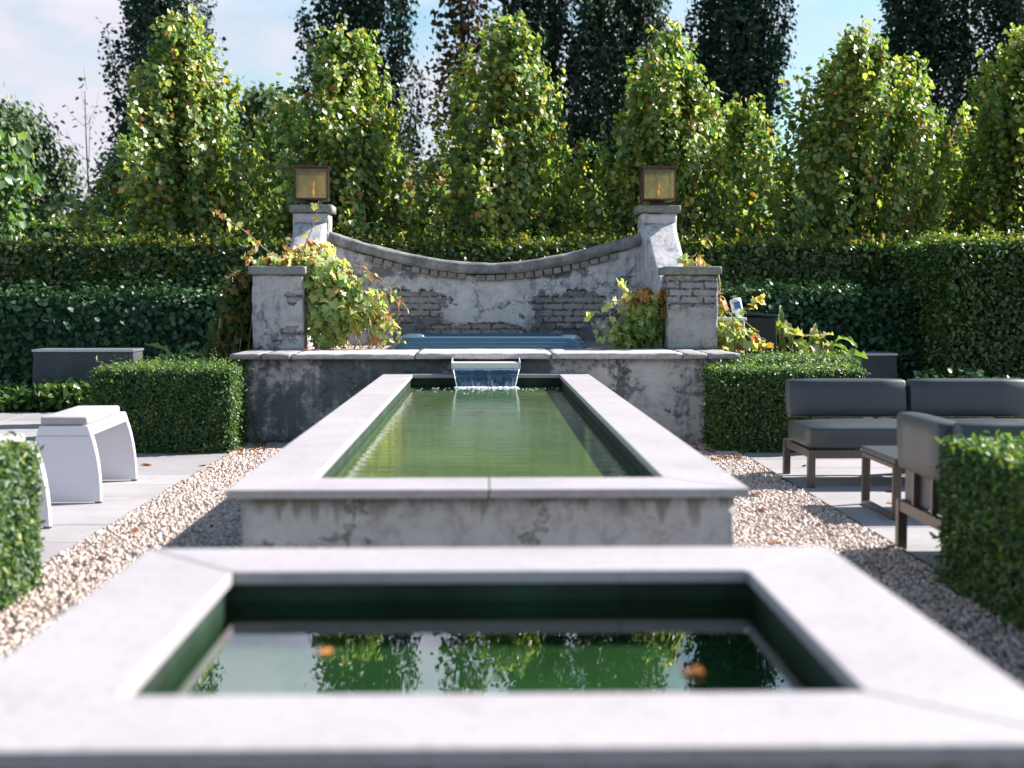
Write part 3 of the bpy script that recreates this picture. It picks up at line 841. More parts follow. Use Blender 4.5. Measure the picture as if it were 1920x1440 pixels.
# loose chips over the gravel bed
def chips():
    rg = np.random.default_rng(11)
    regs = [(-2.15, 4.6, -0.90, 12.0, 3300), (0.92, 4.6, 2.15, 12.1, 3300), (-2.15, 1.8, -0.90, 4.6, 2300), (0.92, 1.8, 2.15, 4.6, 2300), (-0.92, 3.55, 0.92, 4.62, 500)]
    X = []
    for (x0, y0, x1, y1, dn) in regs:
        n = int((x1-x0)*(y1-y0)*dn)
        X.append(np.stack([rg.uniform(x0, x1, n), rg.uniform(y0, y1, n)], 1))
    X = np.concatenate(X)
    n = len(X)
    k = 5
    ang = (np.arange(k)*2*np.pi/k)[None] + rg.normal(size=(n, k))*0.28 + rg.random((n, 1))*6.28
    L = rg.gamma(5, 0.0023, n).clip(0.006, 0.025)
    ra = L[:, None]*rg.uniform(0.7, 1.15, (n, k))
    lx = ra*np.cos(ang); ly = ra*np.sin(ang)*rg.uniform(0.45, 0.9, (n, 1))
    th = rg.uniform(0.003, 0.009, (n, 1))
    rot = rg.random(n)*6.28
    c, s = np.cos(rot)[:, None], np.sin(rot)[:, None]
    wx, wy = c*lx - s*ly, s*lx + c*ly
    tx, ty = rg.normal(size=(n, 1))*0.14, rg.normal(size=(n, 1))*0.14
    z0 = rg.uniform(0.0, 0.014, (n, 1))
    zt = z0 + wx*tx + wy*ty
    top = np.stack([X[:, :1]+wx*0.9, X[:, 1:]+wy*0.9, zt+th], 2)
    bot = np.stack([X[:, :1]+wx, X[:, 1:]+wy, zt-0.004], 2)
    V = np.concatenate([top, bot], 1).reshape(-1, 3)
    base = (np.arange(n)*2*k)[:, None]
    me = bpy.data.meshes.new('gravel_chips')
    me.vertices.add(len(V)); me.vertices.foreach_set('co', V.astype(np.float32).ravel())
    fan = base + np.arange(k)[None]
    sides = np.stack([np.stack([base[:, 0]+i, base[:, 0]+k+i, base[:, 0]+k+(i+1) % k, base[:, 0]+(i+1) % k], 1) for i in range(k)], 1)
    loops = np.concatenate([fan, sides.reshape(n, -1)], 1)     # per chip: 5 + 20 loops
    me.loops.add(loops.size); me.loops.foreach_set('vertex_index', loops.astype(np.int32).ravel())
    ls = np.concatenate([[0], k + 4*np.arange(k)])
    starts = (np.arange(n)*(k+4*k))[:, None] + ls[None]
    me.polygons.add(starts.size); me.polygons.foreach_set('loop_start', starts.astype(np.int32).ravel())
    me.materials.append(M['chips'])
    me.update(calc_edges=True)
    o = bpy.data.objects.new('gravel_chips', me); COL.objects.link(o)
    return tag(o, 'pinkish beige slate chippings spread on both sides of the pools', 'gravel', kind='stuff')
chips()

# ------------------------------------------------------------------ raised pools
CX = 0.015
def pool(y0, y1, hw, ihw, cf, cb, label, joints, zw, wmat, close_back=True, bed=0.20, murk='murk'):
    root = empty('raised_pool', (0, 0, 0), label, 'pool')
    zt, th, ov = 0.64, 0.032, 0.045
    a, b = CX-hw, CX+hw
    ia, ib = CX-ihw, CX+ihw
    # wall: outer shell
    w = MB()
    wx0, wx1, wy0, wy1 = a+ov, b-ov, y0+ov, y1-(ov if close_back else 0.0)
    jx0, jx1, jy0, jy1 = ia-0.02, ib+0.02, y0+cf-0.02, y1-cb+0.02
    rough_box(w, wx0, wy0, 0.0, wx1, jy0, zt-th-0.002, 0.06, 0.004, 4, edge=0.008, seed=1)
    rough_box(w, wx0, jy0, 0.0, jx0, wy1, zt-th-0.002, 0.09, 0.004, 4, edge=0.004, seed=2)
    rough_box(w, jx1, jy0, 0.0, wx1, wy1, zt-th-0.002, 0.09, 0.004, 4, edge=0.004, seed=3)
    rough_box(w, jx0, jy1, 0.0, jx1, wy1, zt-th-0.002, 0.09, 0.004, 4, edge=0.004, seed=4)
    w.build('basin_wall', M['pool_render'], root)
    i = MB()
    e = 0.004
    z0 = 0.1
    i.add([(jx0+e, jy0+e, z0), (jx1-e, jy0+e, z0), (jx1-e, jy1-e, z0), (jx0+e, jy1-e, z0), (jx0+e, jy0+e, zt-th-0.004), (jx1-e, jy0+e, zt-th-0.004), (jx1-e, jy1-e, zt-th-0.004), (jx0+e, jy1-e, zt-th-0.004)],
          [(0,1,5,4), (1,2,6,5), (2,3,7,6), (3,0,4,7)])
    i.build('lining', M['pool_inside'], root, recalc=False)
    # coping slabs, mitred at the corners
    g = 0.0025
    def slab(poly):
        s = MB(); bm = bmesh.new()
        n = len(poly)
        cx = sum(p[0] for p in poly)/n; cy = sum(p[1] for p in poly)/n
        bot = [bm.verts.new((p[0], p[1], zt-th)) for p in poly]; top = [bm.verts.new((p[0], p[1], zt)) for p in poly]
        bm.faces.new(bot[::-1]); bm.faces.new(top)
        for q in range(n): bm.faces.new([bot[q], bot[(q+1) % n], top[(q+1) % n], top[q]])
        bmesh.ops.bevel(bm, geom=bm.edges[:], offset=0.004, segments=2, profile=0.5, affect='EDGES')
        s.bm(bm, 0, False)
        s.build('coping_slab', M['coping'], root)
    iy0, iy1 = y0+cf, y1-cb
    # front and back
    mid = CX
    slab([(a, y0), (mid-g, y0), (mid-g, iy0), (ia+g, iy0)]) if len(joints) else slab([(a, y0), (b, y0), (ib-g, iy0), (ia+g, iy0)])
    if len(joints): slab([(mid+g, y0), (b, y0), (ib-g, iy0), (mid+g, iy0)])
    if close_back: slab([(ia+g, iy1), (ib-g, iy1), (b, y1), (a, y1)])
    else: slab([(ia+g, iy1), (ib-g, iy1), (ib-g, y1), (ia+g, y1)])
    js = [None] + list(joints) + [None]
    for side in (-1, 1):
        o_, i_ = (a, ia) if side < 0 else (b, ib)
        for k in range(len(js)-1):
            lo, hi = js[k], js[k+1]
            p = []
            p += [(o_, y0+g*2), (i_, iy0+g)] if lo is None else [(o_, lo+g), (i_, lo+g)]
            if hi is None: p += ([(i_, iy1-g), (o_, y1-g*2)] if close_back else [(i_, y1), (o_, y1)])
            else: p += [(i_, hi-g), (o_, hi-g)]
            slab(p if side < 0 else p)
    # murky water: a green cloudy body under a clear reflecting surface
    def grid(z, nx=1, ny=1):
        return [(jx0+0.002, jy0+0.002, z), (jx1-0.002, jy0+0.002, z), (jx1-0.002, jy1-0.002, z), (jx0+0.002, jy1-0.002, z)]
    m = MB(); m.add(grid(zw-bed), [(0,1,2,3)]); tag(m.build('murky_water', M[murk]), kind='structure')
    m = MB(); m.add(grid(zw), [(0,1,2,3)]); tag(m.build('pool_water', wmat), kind='structure')
    return root
pool(1.93, 3.53, 0.905, 0.628, 0.275, 0.31, 'near square raised pool with still water and wide pale stone rim', (), 0.562, M['water'], True, 0.09)
pool(4.62, 12.03, 0.915, 0.650, 0.31, 0.24, 'long raised pool fed by the waterfall, behind the square pool', (7.1, 9.55), 0.545, M['water2'], False, 0.022, 'murk2')

# ------------------------------------------------------------------ retaining wall with ledge and terrace
rw = empty('retaining_wall', (0, 12.05, 0), 'low rendered wall with stone ledge behind the long pool, damp grey on its left', 'wall')
def local(mb, root):
    o = root.location
    mb.v = [(v[0]-o.x, v[1]-o.y, v[2]-o.z) for v in mb.v]
    return mb
def keepworld(o, root):
    """mesh is written in world coordinates: parent without moving it (and keep object coordinates = world)"""
    o.parent = root
    o.matrix_parent_inverse = Matrix.Translation(root.location).inverted()
    return o
mb = MB(); rough_box(mb, -2.16, 12.05, 0.0, 2.17, 12.45, 0.765, 0.06, 0.005, 4, edge=0.008, seed=12)
keepworld(mb.build('wall_face', M['ledge_wall']), rw)
mb = MB(); mb.box(-2.15, 12.45, 0.0, 2.16, 15.3, 0.79)
keepworld(mb.build('terrace', M['terrace']), rw)
xs = [-2.27, -1.98, -1.72, -0.62, 0.60, 1.78, 2.00, 2.295]
rnd_ = random.Random(4)
for k in range(7):
    mb = MB(); dz = rnd_.uniform(-0.004, 0.004); fy = 11.90 + rnd_.uniform(-0.012, 0.012)
    if k in (1, 5): fy -= 0.015
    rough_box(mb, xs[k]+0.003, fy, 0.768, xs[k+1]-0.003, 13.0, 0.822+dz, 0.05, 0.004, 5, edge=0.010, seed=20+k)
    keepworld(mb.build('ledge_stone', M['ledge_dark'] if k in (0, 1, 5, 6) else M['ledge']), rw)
# flat stones of the terrace behind the ledge
mb = MB(); mb.box(-2.2, 13.0, 0.775, 2.25, 14.72, 0.812)
keepworld(mb.build('terrace_paving', M['terrace']), rw)

# ------------------------------------------------------------------ curved wall
cw = empty('curved_wall', (0, 14.7, 0.8), 'peeling rendered wall with a sagging curved top between the lantern pillars', 'wall')
WX0, WX1 = -1.72, 1.75
def ztop(x):
    u = (x-CX-0.02)/1.70
    return 1.565 + 0.34*min(abs(u), 1.15)**1.75
nx, nz_ = 150, 46
mb = MB(); vs, fs = [], []
for i in range(nx+1):
    x = WX0 + (WX1-WX0)*i/nx
    for k in range(nz_+1):
        z = 0.80 + (ztop(x)-0.80)*k/nz_
        q = Vector((x*3, z*3, 4.2))
        d = noise.noise(q)*0.012 + noise.noise(q*3)*0.006
        # dropped-off render: shallow hollows where brick shows
        for (cx_, cz_, rx_, rz_) in ((-0.86, 1.24, 0.42, 0.15), (0.98, 1.20, 0.40, 0.17), (-0.05, 0.98, 0.50, 0.06)):
            dd = ((x-cx_)/rx_)**4 + ((z-cz_)/rz_)**4 + noise.noise(q*2)*0.9
            if dd < 1: d -= 0.016
        vs.append((x, 14.70-d, z))
for i in range(nx):
    for k in range(nz_):
        a = i*(nz_+1)+k
        fs.append((a, a+nz_+1, a+nz_+2, a+1))
mb.add(vs, fs, 0, True)
bk = len(mb.v)
for i in range(nx+1):
    x = WX0 + (WX1-WX0)*i/nx
    mb.v += [(x, 14.95, 0.8), (x, 14.95, ztop(x))]
for i in range(nx):
    a = bk+2*i
    mb.f.append((a, a+1, a+3, a+2)); mb.m.append(0); mb.sm.append(False)
    t0 = i*(nz_+1)+nz_; t1 = t0+nz_+1
    mb.f.append((t0, t1, a+3, a+1)); mb.m.append(0); mb.sm.append(False)
keepworld(mb.build('wall_body', M['curved_wall'], recalc=False), cw)
# rounded band along the top
mb = MB(); n = 90
prof = [(-0.06, 0.0), (-0.065, 0.09), (-0.045, 0.118), (0.06, 0.130), (0.20, 0.118), (0.27, 0.09), (0.27, 0.0)]
vs, fs = [], []
for i in range(n+1):
    x = WX0 + (WX1-WX0)*i/n
    for (dy, dz) in prof:
        q = Vector((x*5, dy*9, dz*9))
        vs.append((x, 14.70+dy+noise.noise(q)*0.012, ztop(x)+0.012+dz+noise.noise(q+Vector((9,0,0)))*0.012+noise.noise(Vector((x*17, dy*5, 3)))*0.005))
L = len(prof)
for i in range(n):
    for k in range(L):
        a, b = i*L+k, i*L+(k+1) % L
        fs.append((a, b, b+L, a+L))
fs.append(tuple(range(L))); fs.append(tuple(n*L+k for k in range(L)))
mb.add(vs, fs, 0, True)
keepworld(mb.build('top_band', M['band']), cw)
# brick teeth under the band
rt_ = random.Random(8)
x = -1.30
while x < 1.42:
    w = 0.098 + rt_.uniform(-0.008, 0.008)
    z = ztop(x+w/2); sl_ = math.atan((ztop(x+w)-ztop(x))/w)
    mb = MB(); rough_box(mb, -w/2+0.003, -0.052+rt_.uniform(-0.01, 0.01), -0.062, w/2-0.003, 0.03, 0.008, 0.02, 0.004, 9, edge=0.008, seed=x)
    m3 = Matrix.Translation((x+w/2, 14.70, z)) @ Matrix.Rotation(-sl_, 4, 'Y')
    mb.v = [tuple(m3 @ Vector(v)) for v in mb.v]
    if rt_.random() > 0.12:
        keepworld(mb.build('tooth_brick', M['tooth']), cw)
    x += w + 0.004

# ------------------------------------------------------------------ pillars
def front_pillar(cx, label, mat, cap, seed):
    root = empty('front_pillar', (cx, 12.9, 0.82), label, 'pillar')
    mb = MB(); rough_box(mb, cx-0.245, 12.90, 0.815, cx+0.245, 13.40, 1.54, 0.022, 0.012, 7, edge=0.022, seed=seed)
    keepworld(mb.build('shaft', mat), root)
    mb = MB(); rough_box(mb, cx-0.278, 12.865, 1.542, cx+0.272, 13.43, 1.622, 0.03, 0.003, 6, edge=0.007, seed=seed+1)
    keepworld(mb.build('cap', cap), root)
front_pillar(-1.985, 'short peeling pillar at the left end of the ledge, half wrapped by the vine', M['pillar'], M['cap'], 31)
front_pillar(2.025, 'short mossy grey pillar at the right end of the ledge', M['pillar_b'], M['cap_moss'], 41)
def back_pillar(cx, s, label, cap, seed):
    root = empty('back_pillar', (cx, 14.7, 0.8), label, 'pillar')
    mb = MB(); rough_box(mb, cx-0.195, 14.62, 0.81, cx+0.195, 15.0, 2.245, 0.03, 0.012, 6, edge=0.02, seed=seed)
    keepworld(mb.build('shaft', M['back_pillar']), root)
    mb = MB(); rough_box(mb, cx-0.235, 14.585, 2.247, cx+0.235, 15.03, 2.330, 0.035, 0.003, 6, edge=0.008, seed=seed+1)
    keepworld(mb.build('cap', cap), root)
    # sloping buttress that runs forward to the front pillar
    def shp(p):
        t = (14.62-p.y)/1.2            # 0 at the pillar, 1 at the front
        k = (p.z-0.81)/1.33
        top = 2.14 - 0.80*t - 0.12*math.sin(t*3.1)
        return Vector((p.x + s*0.10*t, p.y, 0.81 + (top-0.81)*k))
    mb = MB(); rough_box(mb, cx-0.175, 13.42, 0.81, cx+0.175, 14.63, 2.14, 0.05, 0.012, 6, edge=0.016, seed=seed+2, shape=shp)
    keepworld(mb.build('buttress', M['back_pillar']), root)
back_pillar(-1.885, -1, 'tall pillar with sloping buttress at the left end of the curved wall', M['cap'], 51)
back_pillar(1.915, 1, 'tall pillar with sunlit sloping buttress at the right end of the curved wall', M['cap_moss'], 61)

# ------------------------------------------------------------------ lanterns
def lantern(cx, label, rz):
    root = empty('lantern', (cx, 14.79, 2.332), label, 'lantern', 'lanterns on the tall pillars', rz)
    h, w, z0 = 0.345, 0.172, 0.055
    mb = MB(); t = 0.0085
    for sx in (-1, 1):
        for sy in (-1, 1):
            mb.box(sx*w-t, sy*w-t, z0, sx*w+t, sy*w+t, z0+h, bev=0.002)
    for zz in (z0+t, z0+h-t):
        for s in (-1, 1):
            mb.box(-w+t, s*w-t*0.9, zz-t*0.95, w-t, s*w+t*0.9, zz+t*0.95)
            mb.box(s*w-t*0.9, -w+t, zz-t*0.95, s*w+t*0.9, w-t, zz+t*0.95)
    mb.build('frame', M['copper'], root)
    mb = MB(); mb.box(-w-0.022, -w-0.022, z0+h+0.001, w+0.022, w+0.022, z0+h+0.016, bev=0.003)
    mb.box(-w*0.6, -w*0.6, z0+h+0.0165, w*0.6, w*0.6, z0+h+0.028, bev=0.003)
    mb.build('roof', M['copper'], root)
    mb = MB(); mb.box(-w+0.012, -w+0.012, z0-0.004, w-0.012, w-0.012, z0+0.008); mb.box(-0.07, -0.07, 0.0, 0.07, 0.07, z0-0.005)
    mb.build('base_plate', M['copper'], root)
    gl = w-0.002
    for (x0, y0, x1, y1) in ((-w+t, -gl, w-t, -gl+0.003), (-w+t, gl-0.003, w-t, gl), (-gl, -w+t, -gl+0.003, w-t), (gl-0.003, -w+t, gl, w-t)):
        mb = MB(); mb.box(x0, y0, z0+2*t, x1, y1, z0+h-2*t); mb.build('glass_pane', M['lantern_glass'], root)
    mb = MB(); mb.tube([(0,0,z0+0.009), (0,0,z0+0.12)], 0.019, 12); mb.build('candle_sleeve', M['candle_base'], root)
    mb = MB(); mb.tube([(0,0,z0+0.121), (0,0,z0+0.14), (0,0,z0+0.18), (0,0,z0+0.21), (0,0,z0+0.235)], [0.014, 0.022, 0.024, 0.016, 0.003], 12)
    mb.build('bulb', M['candle'], root)
lantern(-1.885, 'copper lantern on the tall left pillar above the vine', R(4))
lantern(1.915, 'copper lantern on the tall right pillar', R(-1))

# ------------------------------------------------------------------ hot tub sunk in the terrace
ht = empty('hot_tub', (0.055, 13.72, 0.812), 'blue fibreglass hot tub rim set into the terrace before the curved wall', 'hot tub')
def rrect(hx, hy, r, n=6):
    p = []
    for cx_, cy_, a0 in ((hx-r, hy-r, 0), (-hx+r, hy-r, 90), (-hx+r, -hy+r, 180), (hx-r, -hy+r, 270)):
        for k in range(n+1):
            a = R(a0+90*k/n); p.append((cx_+r*math.cos(a), cy_+r*math.sin(a)))
    return p
rings = [(0, 0.0), (0, 0.034), (0.006, 0.040), (0.022, 0.042), (0.024, 0.048), (0.024, 0.070), (0.030, 0.076), (0.048, 0.078), (0.050, 0.084), (0.050, 0.104), (0.062, 0.120), (0.085, 0.127), (0.20, 0.127), (0.225, 0.116), (0.235, 0.09), (0.26, -0.25), (0.4, -0.4)]
mb = MB(); vs, fs = [], []
for (ins, z) in rings:
    pr = rrect(0.955-ins, 0.80-ins, max(0.16-ins*0.5, 0.08))
    vs += [(p[0], p[1], z) for p in pr]
n = len(pr)
for i in range(len(rings)-1):
    for k in range(n):
        l_ = (k+1) % n
        fs.append((i*n+k, i*n+l_, (i+1)*n+l_, (i+1)*n+k))
fs.append(tuple((len(rings)-1)*n+k for k in range(n)))
mb.add(vs, fs, 0, True)
mb.build('shell', M['tub'], ht)
mb = MB(); mb.box(0.60, -0.812, 0.004, 0.612, -0.802, 0.02); mb.build('drain_plug', M['orange_leaf'], ht)

# ------------------------------------------------------------------ waterfall spout
sp = empty('waterfall_spout', (CX, 12.0, 0.0), 'pale metal spout under the ledge pouring a sheet of water into the long pool', 'spout')
def kp(mb, name, mat, recalc=True):
    return keepworld(mb.build(name, mat, None, recalc), sp)
mb = MB(); hw_ = 0.292
mb.box(CX-hw_, 11.551, 0.738, CX+hw_, 12.055, 0.750)
mb.box(CX-hw_, 11.542, 0.706, CX+hw_, 11.550, 0.754, bev=0.003)
kp(mb, 'tray', M['steel'])
for s in (-1, 1):
    mb = MB(); mb.prism([(11.53, 0.702), (12.05, 0.718), (12.05, 0.785), (11.85, 0.785), (11.53, 0.758)], 'x', CX+s*(hw_+0.001), CX+s*(hw_+0.008))
    kp(mb, 'side_cheek', M['steel'])
mb = MB(); vs, fs = [], []
nu, nv = 60, 26
for i in range(nu+1):
    u = -1 + 2*i/nu
    for k in range(nv+1):
        t = k/nv
        z = 0.705 - 0.162*t
        y = 11.541 - 0.085*math.sqrt(t) - 0.004*math.sin(u*23)*t - 0.006*math.sin(u*9+t*3)*t
        x = CX + u*(hw_-0.008)*(1-0.13*t)
        vs.append((x, y, z))
for i in range(nu):
    for k in range(nv):
        a = i*(nv+1)+k
        fs.append((a, a+nv+1, a+nv+2, a+1))
mb.add(vs, fs, 0, True)
kp(mb, 'water_sheet', M['fall'], False)
rr = random.Random(5)
for s in (-1, 1):
    pts = [(CX+s*(hw_-0.006)*(1-0.13*t), 11.541-0.085*math.sqrt(t), 0.705-0.162*t) for t in [k/8 for k in range(9)]]
    mb = MB(); mb.tube(pts, [0.007, 0.0055, 0.005, 0.004, 0.006, 0.004, 0.005, 0.004, 0.007], 6)
    kp(mb, 'water_edge', M['foam'])
# foam and drops where the sheet lands
mb = MB()
for k in range(330):
    if k < 210: x, y = CX + rr.uniform(-0.27, 0.27), 11.445 + rr.gauss(0, 0.022) - abs(rr.gauss(0, 0.02))
    else: x, y = CX + rr.gauss(0, 0.33), 11.43 - abs(rr.gauss(0, 0.30))
    if abs(x-CX) > 0.62 or y > 11.7: continue
    r = rr.uniform(0.003, 0.011) if k < 210 else rr.uniform(0.002, 0.005)
    bm = bmesh.new(); bmesh.ops.create_icosphere(bm, subdivisions=1, radius=r)
    for v in bm.verts: v.co = Vector((v.co.x*1.6+x, v.co.y*1.3+y, v.co.z*(0.9 if k < 210 else 0.5)+0.547))
    mb.bm(bm, 0, True)
tag(mb.build('foam', M['foam']), 'white foam and drops where the falling water meets the pool', 'foam', kind='stuff')

# ------------------------------------------------------------------ furniture: white benches
def bench(name, x0, y0, rz, label, group):
    root = empty(name, (x0, y0, 0), label, 'bench', group, rz)
    L, H_, top = 1.10, 0.50, 0.152
    def hw(z): return top + 0.075*(1-(z/H_)**2.4)
    def leg(ya, yb, yat, ybt):
        mb = MB(); n = 14
        vs, fs = [], []
        for k in range(n+1):
            z = 0.012 + (H_-0.065-0.012)*k/n; t = k/n
            a = ya+(yat-ya)*t; b = yb+(ybt-yb)*t
            w = hw(z)
            vs += [(-w, a, z), (w, a, z), (w, b, z), (-w, b, z)]
        for k in range(n):
            for q in range(4):
                r_ = (q+1) % 4
                fs.append((4*k+q, 4*k+r_, 4*k+4+r_, 4*k+4+q))
        fs += [(3,2,1,0), tuple(4*n+q for q in range(4))]
        mb.add(vs, fs)
        o = mb.build('leg', M['white'], root)
        bv = o.modifiers.new('bevel', 'BEVEL'); bv.width = 0.006; bv.segments = 2; bv.limit_method = 'ANGLE'; bv.angle_limit = R(50)
        return o
    l1 = leg(0.0, 0.045, 0.010, 0.075); l2 = leg(L-0.045, L, L-0.075, L-0.010)
    for o_, ya, yb in ((l1, 0.004, 0.04), (l2, L-0.04, L-0.004)):
        for s in (-1, 1):
            mb = MB(); mb.box(s*(hw(0)-0.02)-0.018, ya, 0.0, s*(hw(0)-0.02)+0.018, yb, 0.0125); mb.build('foot', M['black'], o_)
    # top shell, flaring with the legs
    mb = MB(); vs, fs = [], []; n = 6
    for k in range(n+1):
        z = H_-0.064 + 0.064*k/n; w = hw(z)
        vs += [(-w, 0.010, z), (w, 0.010, z), (w, L-0.010, z), (-w, L-0.010, z)]
    for k in range(n):
        for q in range(4):
            r_ = (q+1) % 4
            fs.append((4*k+q, 4*k+r_, 4*k+4+r_, 4*k+4+q))
    fs += [(3,2,1,0), tuple(4*n+q for q in range(4))]
    mb.add(vs, fs)
    o = mb.build('seat_shell', M['white'], root)
    bv = o.modifiers.new('bevel', 'BEVEL'); bv.width = 0.006; bv.segments = 2; bv.limit_method = 'ANGLE'; bv.angle_limit = R(50)
    mb = MB(); mb.box(-top+0.004, 0.02, H_+0.001, top-0.002, L-0.17, H_+0.058, bev=0.018, seg=4)
    mb.build('cushion', M['cushion_grey'], root)
    return root
bench('white_bench', -2.675, 8.49, 0.045, 'white moulded bench with grey cushion standing fully in view on the left paving', 'white benches')
bench('white_bench', -2.695, 6.50, 0.0, 'white moulded bench mostly hidden by the near left hedge', 'white benches')

# ------------------------------------------------------------------ furniture: sofas and table
def rbox(x0, y0, z0, x1, y1, z1, r, puff=0.0, seg=5):
    bm = bmesh.new(); bmesh.ops.create_cube(bm, size=1)
    bmesh.ops.subdivide_edges(bm, edges=bm.edges[:], cuts=5, use_grid_fill=True)
    c = Vector(((x0+x1)/2, (y0+y1)/2, (z0+z1)/2)); h = Vector(((x1-x0)/2, (y1-y0)/2, (z1-z0)/2))
    for v in bm.verts:
        p = v.co*2
        # rounded box: clamp to the inner box, then push out by r
        q = Vector((p.x*h.x, p.y*h.y, p.z*h.z))
        for i in range(3):                      # gather grid lines near the edges for a crisp roundness
            t = q[i]/h[i]; s = 1 if t >= 0 else -1; t = abs(t)
            q[i] = s*h[i]*{0: 0.0, 1: (h[i]-r*1.02)/h[i]*0.6, 2: (h[i]-r*0.45)/h[i], 3: 1.0}[int(round(t*3))]
        inn = Vector([max(-(h[i]-r), min(h[i]-r, q[i])) for i in range(3)])
        d = q-inn
        if d.length > 1e-6: q = inn + d.normalized()*r if d.length > r*0.2 else q
        pf = puff*(1-min(1, abs(q.x)/h.x)**2)*(1-min(1, abs(q.y)/h.y)**2)
        if q.z > 0: q.z += pf
        pz = puff*0.6*(1-min(1, abs(q.z)/h.z)**2)
        v.co = c+q
    mb = MB(); mb.bm(bm, 0, True)
    return mb
def sofa_module(x0, y0, label, group, W=0.90, D=0.80):
    """seat faces -Y"""
    root = empty('sofa_module', (x0, y0, 0), label, 'sofa', group)
    mb = rbox(0.004, 0.0, 0.268, W-0.004, D-0.12, 0.425, 0.035, 0.018); mb.build('seat_cushion', M['sofa'], root)
    mb = rbox(0.006, D-0.165, 0.432, W-0.006, D-0.015, 0.715, 0.04, 0.0)
    # slight backward lean
    mb.v = [(v[0], v[1]+(v[2]-0.43)*0.16, v[2]) for v in mb.v]
    mb.build('backrest_cushion', M['sofa'], root)
    f = MB(); t = 0.028
    f.box(0.052, 0.012, 0.205, W-0.052, 0.05, 0.262, bev=0.002); f.box(0.052, D-0.05, 0.205, W-0.052, D-0.012, 0.262, bev=0.002)
    f.box(0.012, 0.052, 0.205, 0.05, D-0.052, 0.262, bev=0.002); f.box(W-0.05, 0.052, 0.205, W-0.012, D-0.052, 0.262, bev=0.002)
    f.build('frame', M['bronze'], root)
    for lx in (0.0, W-0.05):
        for ly in (0.0, D-0.05):
            mb = MB(); mb.box(lx, ly, 0.002, lx+0.05, ly+0.05, 0.264, bev=0.003); mb.build('leg', M['bronze'], root)
    for bx in (0.2, W-0.2):
        b = MB(); b.prism([(D-0.03, 0.263), (D-0.015, 0.263), (D+0.045, 0.66), (D+0.032, 0.66)], 'x', bx-0.012, bx+0.012)
        b.build('back_strap', M['bronze'], root)
    return root
sofa_module(2.235, 9.10, 'far dark grey sofa seat beside the right box hedge, its left end open', 'dark grey sofa modules')
sofa_module(3.140, 9.10, 'far dark grey sofa seat cut off by the right edge of the photo', 'dark grey sofa modules')

ct = empty('coffee_table', (2.40, 7.71, 0), 'low grey slab table on bronze sled legs between the sofas', 'table')
mb = MB(); mb.box(0, 0, 0.335, 0.72, 0.70, 0.372, bev=0.006); mb.build('tabletop', M['sofa'], ct)
for lx in (0.0, 0.66):
    mb = MB(); w, t = 0.05, 0.026
    mb.box(lx, 0.02, 0.002, lx+w, 0.68, 0.002+t, bev=0.002)
    mb.box(lx, 0.02, 0.0285, lx+w, 0.02+t, 0.3075, bev=0.002); mb.box(lx, 0.68-t, 0.0285, lx+w, 0.68, 0.3075, bev=0.002)
    mb.box(lx, 0.02, 0.308, lx+w, 0.68, 0.334, bev=0.002)
    mb.build('sled_leg', M['bronze'], ct)

cs = empty('corner_sofa', (2.15, 6.05, 0), 'near dark grey corner sofa seen from behind, half hidden by the right hedge', 'sofa', 'dark grey sofa modules')
W, D = 0.85, 0.83
mb = rbox(0.10, 0.12, 0.275, W, D-0.005, 0.425, 0.035, 0.015); mb.build('seat_cushion', M['sofa'], cs)
mb = rbox(0.0, 0.175, 0.425, 0.135, D-0.004, 0.722, 0.03); mb.v = [(v[0]-(v[2]-0.43)*0.05, v[1], v[2]) for v in mb.v]; mb.build('backrest_cushion', M['sofa'], cs)
mb = rbox(0.035, 0.0, 0.44, W, 0.14, 0.735, 0.035); mb.build('backrest_cushion', M['sofa'], cs)
mb = MB(); mb.box(0.042, 0.06, 0.262, 0.058, D-0.02, 0.455, bev=0.003); mb.build('back_panel', M['sofa'], cs)
for by in (0.30, 0.58):
    mb = MB(); mb.box(0.012, by, 0.262, 0.040, by+0.026, 0.46, bev=0.002); mb.build('back_strap', M['bronze'], cs)
f = MB()
f.box(0.005, 0.052, 0.205, 0.042, D-0.052, 0.2605, bev=0.002); f.box(0.052, 0.005, 0.205, W-0.052, 0.042, 0.2605, bev=0.002)
f.box(W-0.042, 0.052, 0.205, W-0.005, D-0.052, 0.2605, bev=0.002); f.box(0.052, D-0.042, 0.205, W-0.052, D-0.005, 0.2605, bev=0.002)
f.build('frame', M['bronze'], cs)
for lx in (0.0, W-0.05):
    for ly in (0.0, D-0.05):
        mb = MB(); mb.box(lx, ly, 0.002, lx+0.05, ly+0.05, 0.2615, bev=0.003); mb.build('leg', M['bronze'], cs)

# ------------------------------------------------------------------ zinc boxes and the clutter behind the right pillar
def zinc(x0, x1, y, z1, label):
    root = empty('zinc_planter', ((x0+x1)/2, y, 0), label, 'planter', 'zinc planters under the hedges')
    w = (x1-x0)/2
    mb = MB(); mb.prism([(-w-0.03, 0.0), (w+0.03, 0.0), (w, z1-0.03), (-w, z1-0.03)], 'y', 0.0, 0.45); mb.build('body', M['zinc'], root)
    mb = MB(); mb.box(-w-0.012, -0.02, z1-0.029, w+0.012, 0.47, z1, bev=0.004); mb.build('rim', M['zinc_rim'], root)
zinc(-5.36, -4.18, 15.95, 0.71, 'dark zinc planter box behind the left box hedge')
zinc(4.02, 4.98, 16.0, 0.655, 'dark zinc planter box beyond the far sofa')

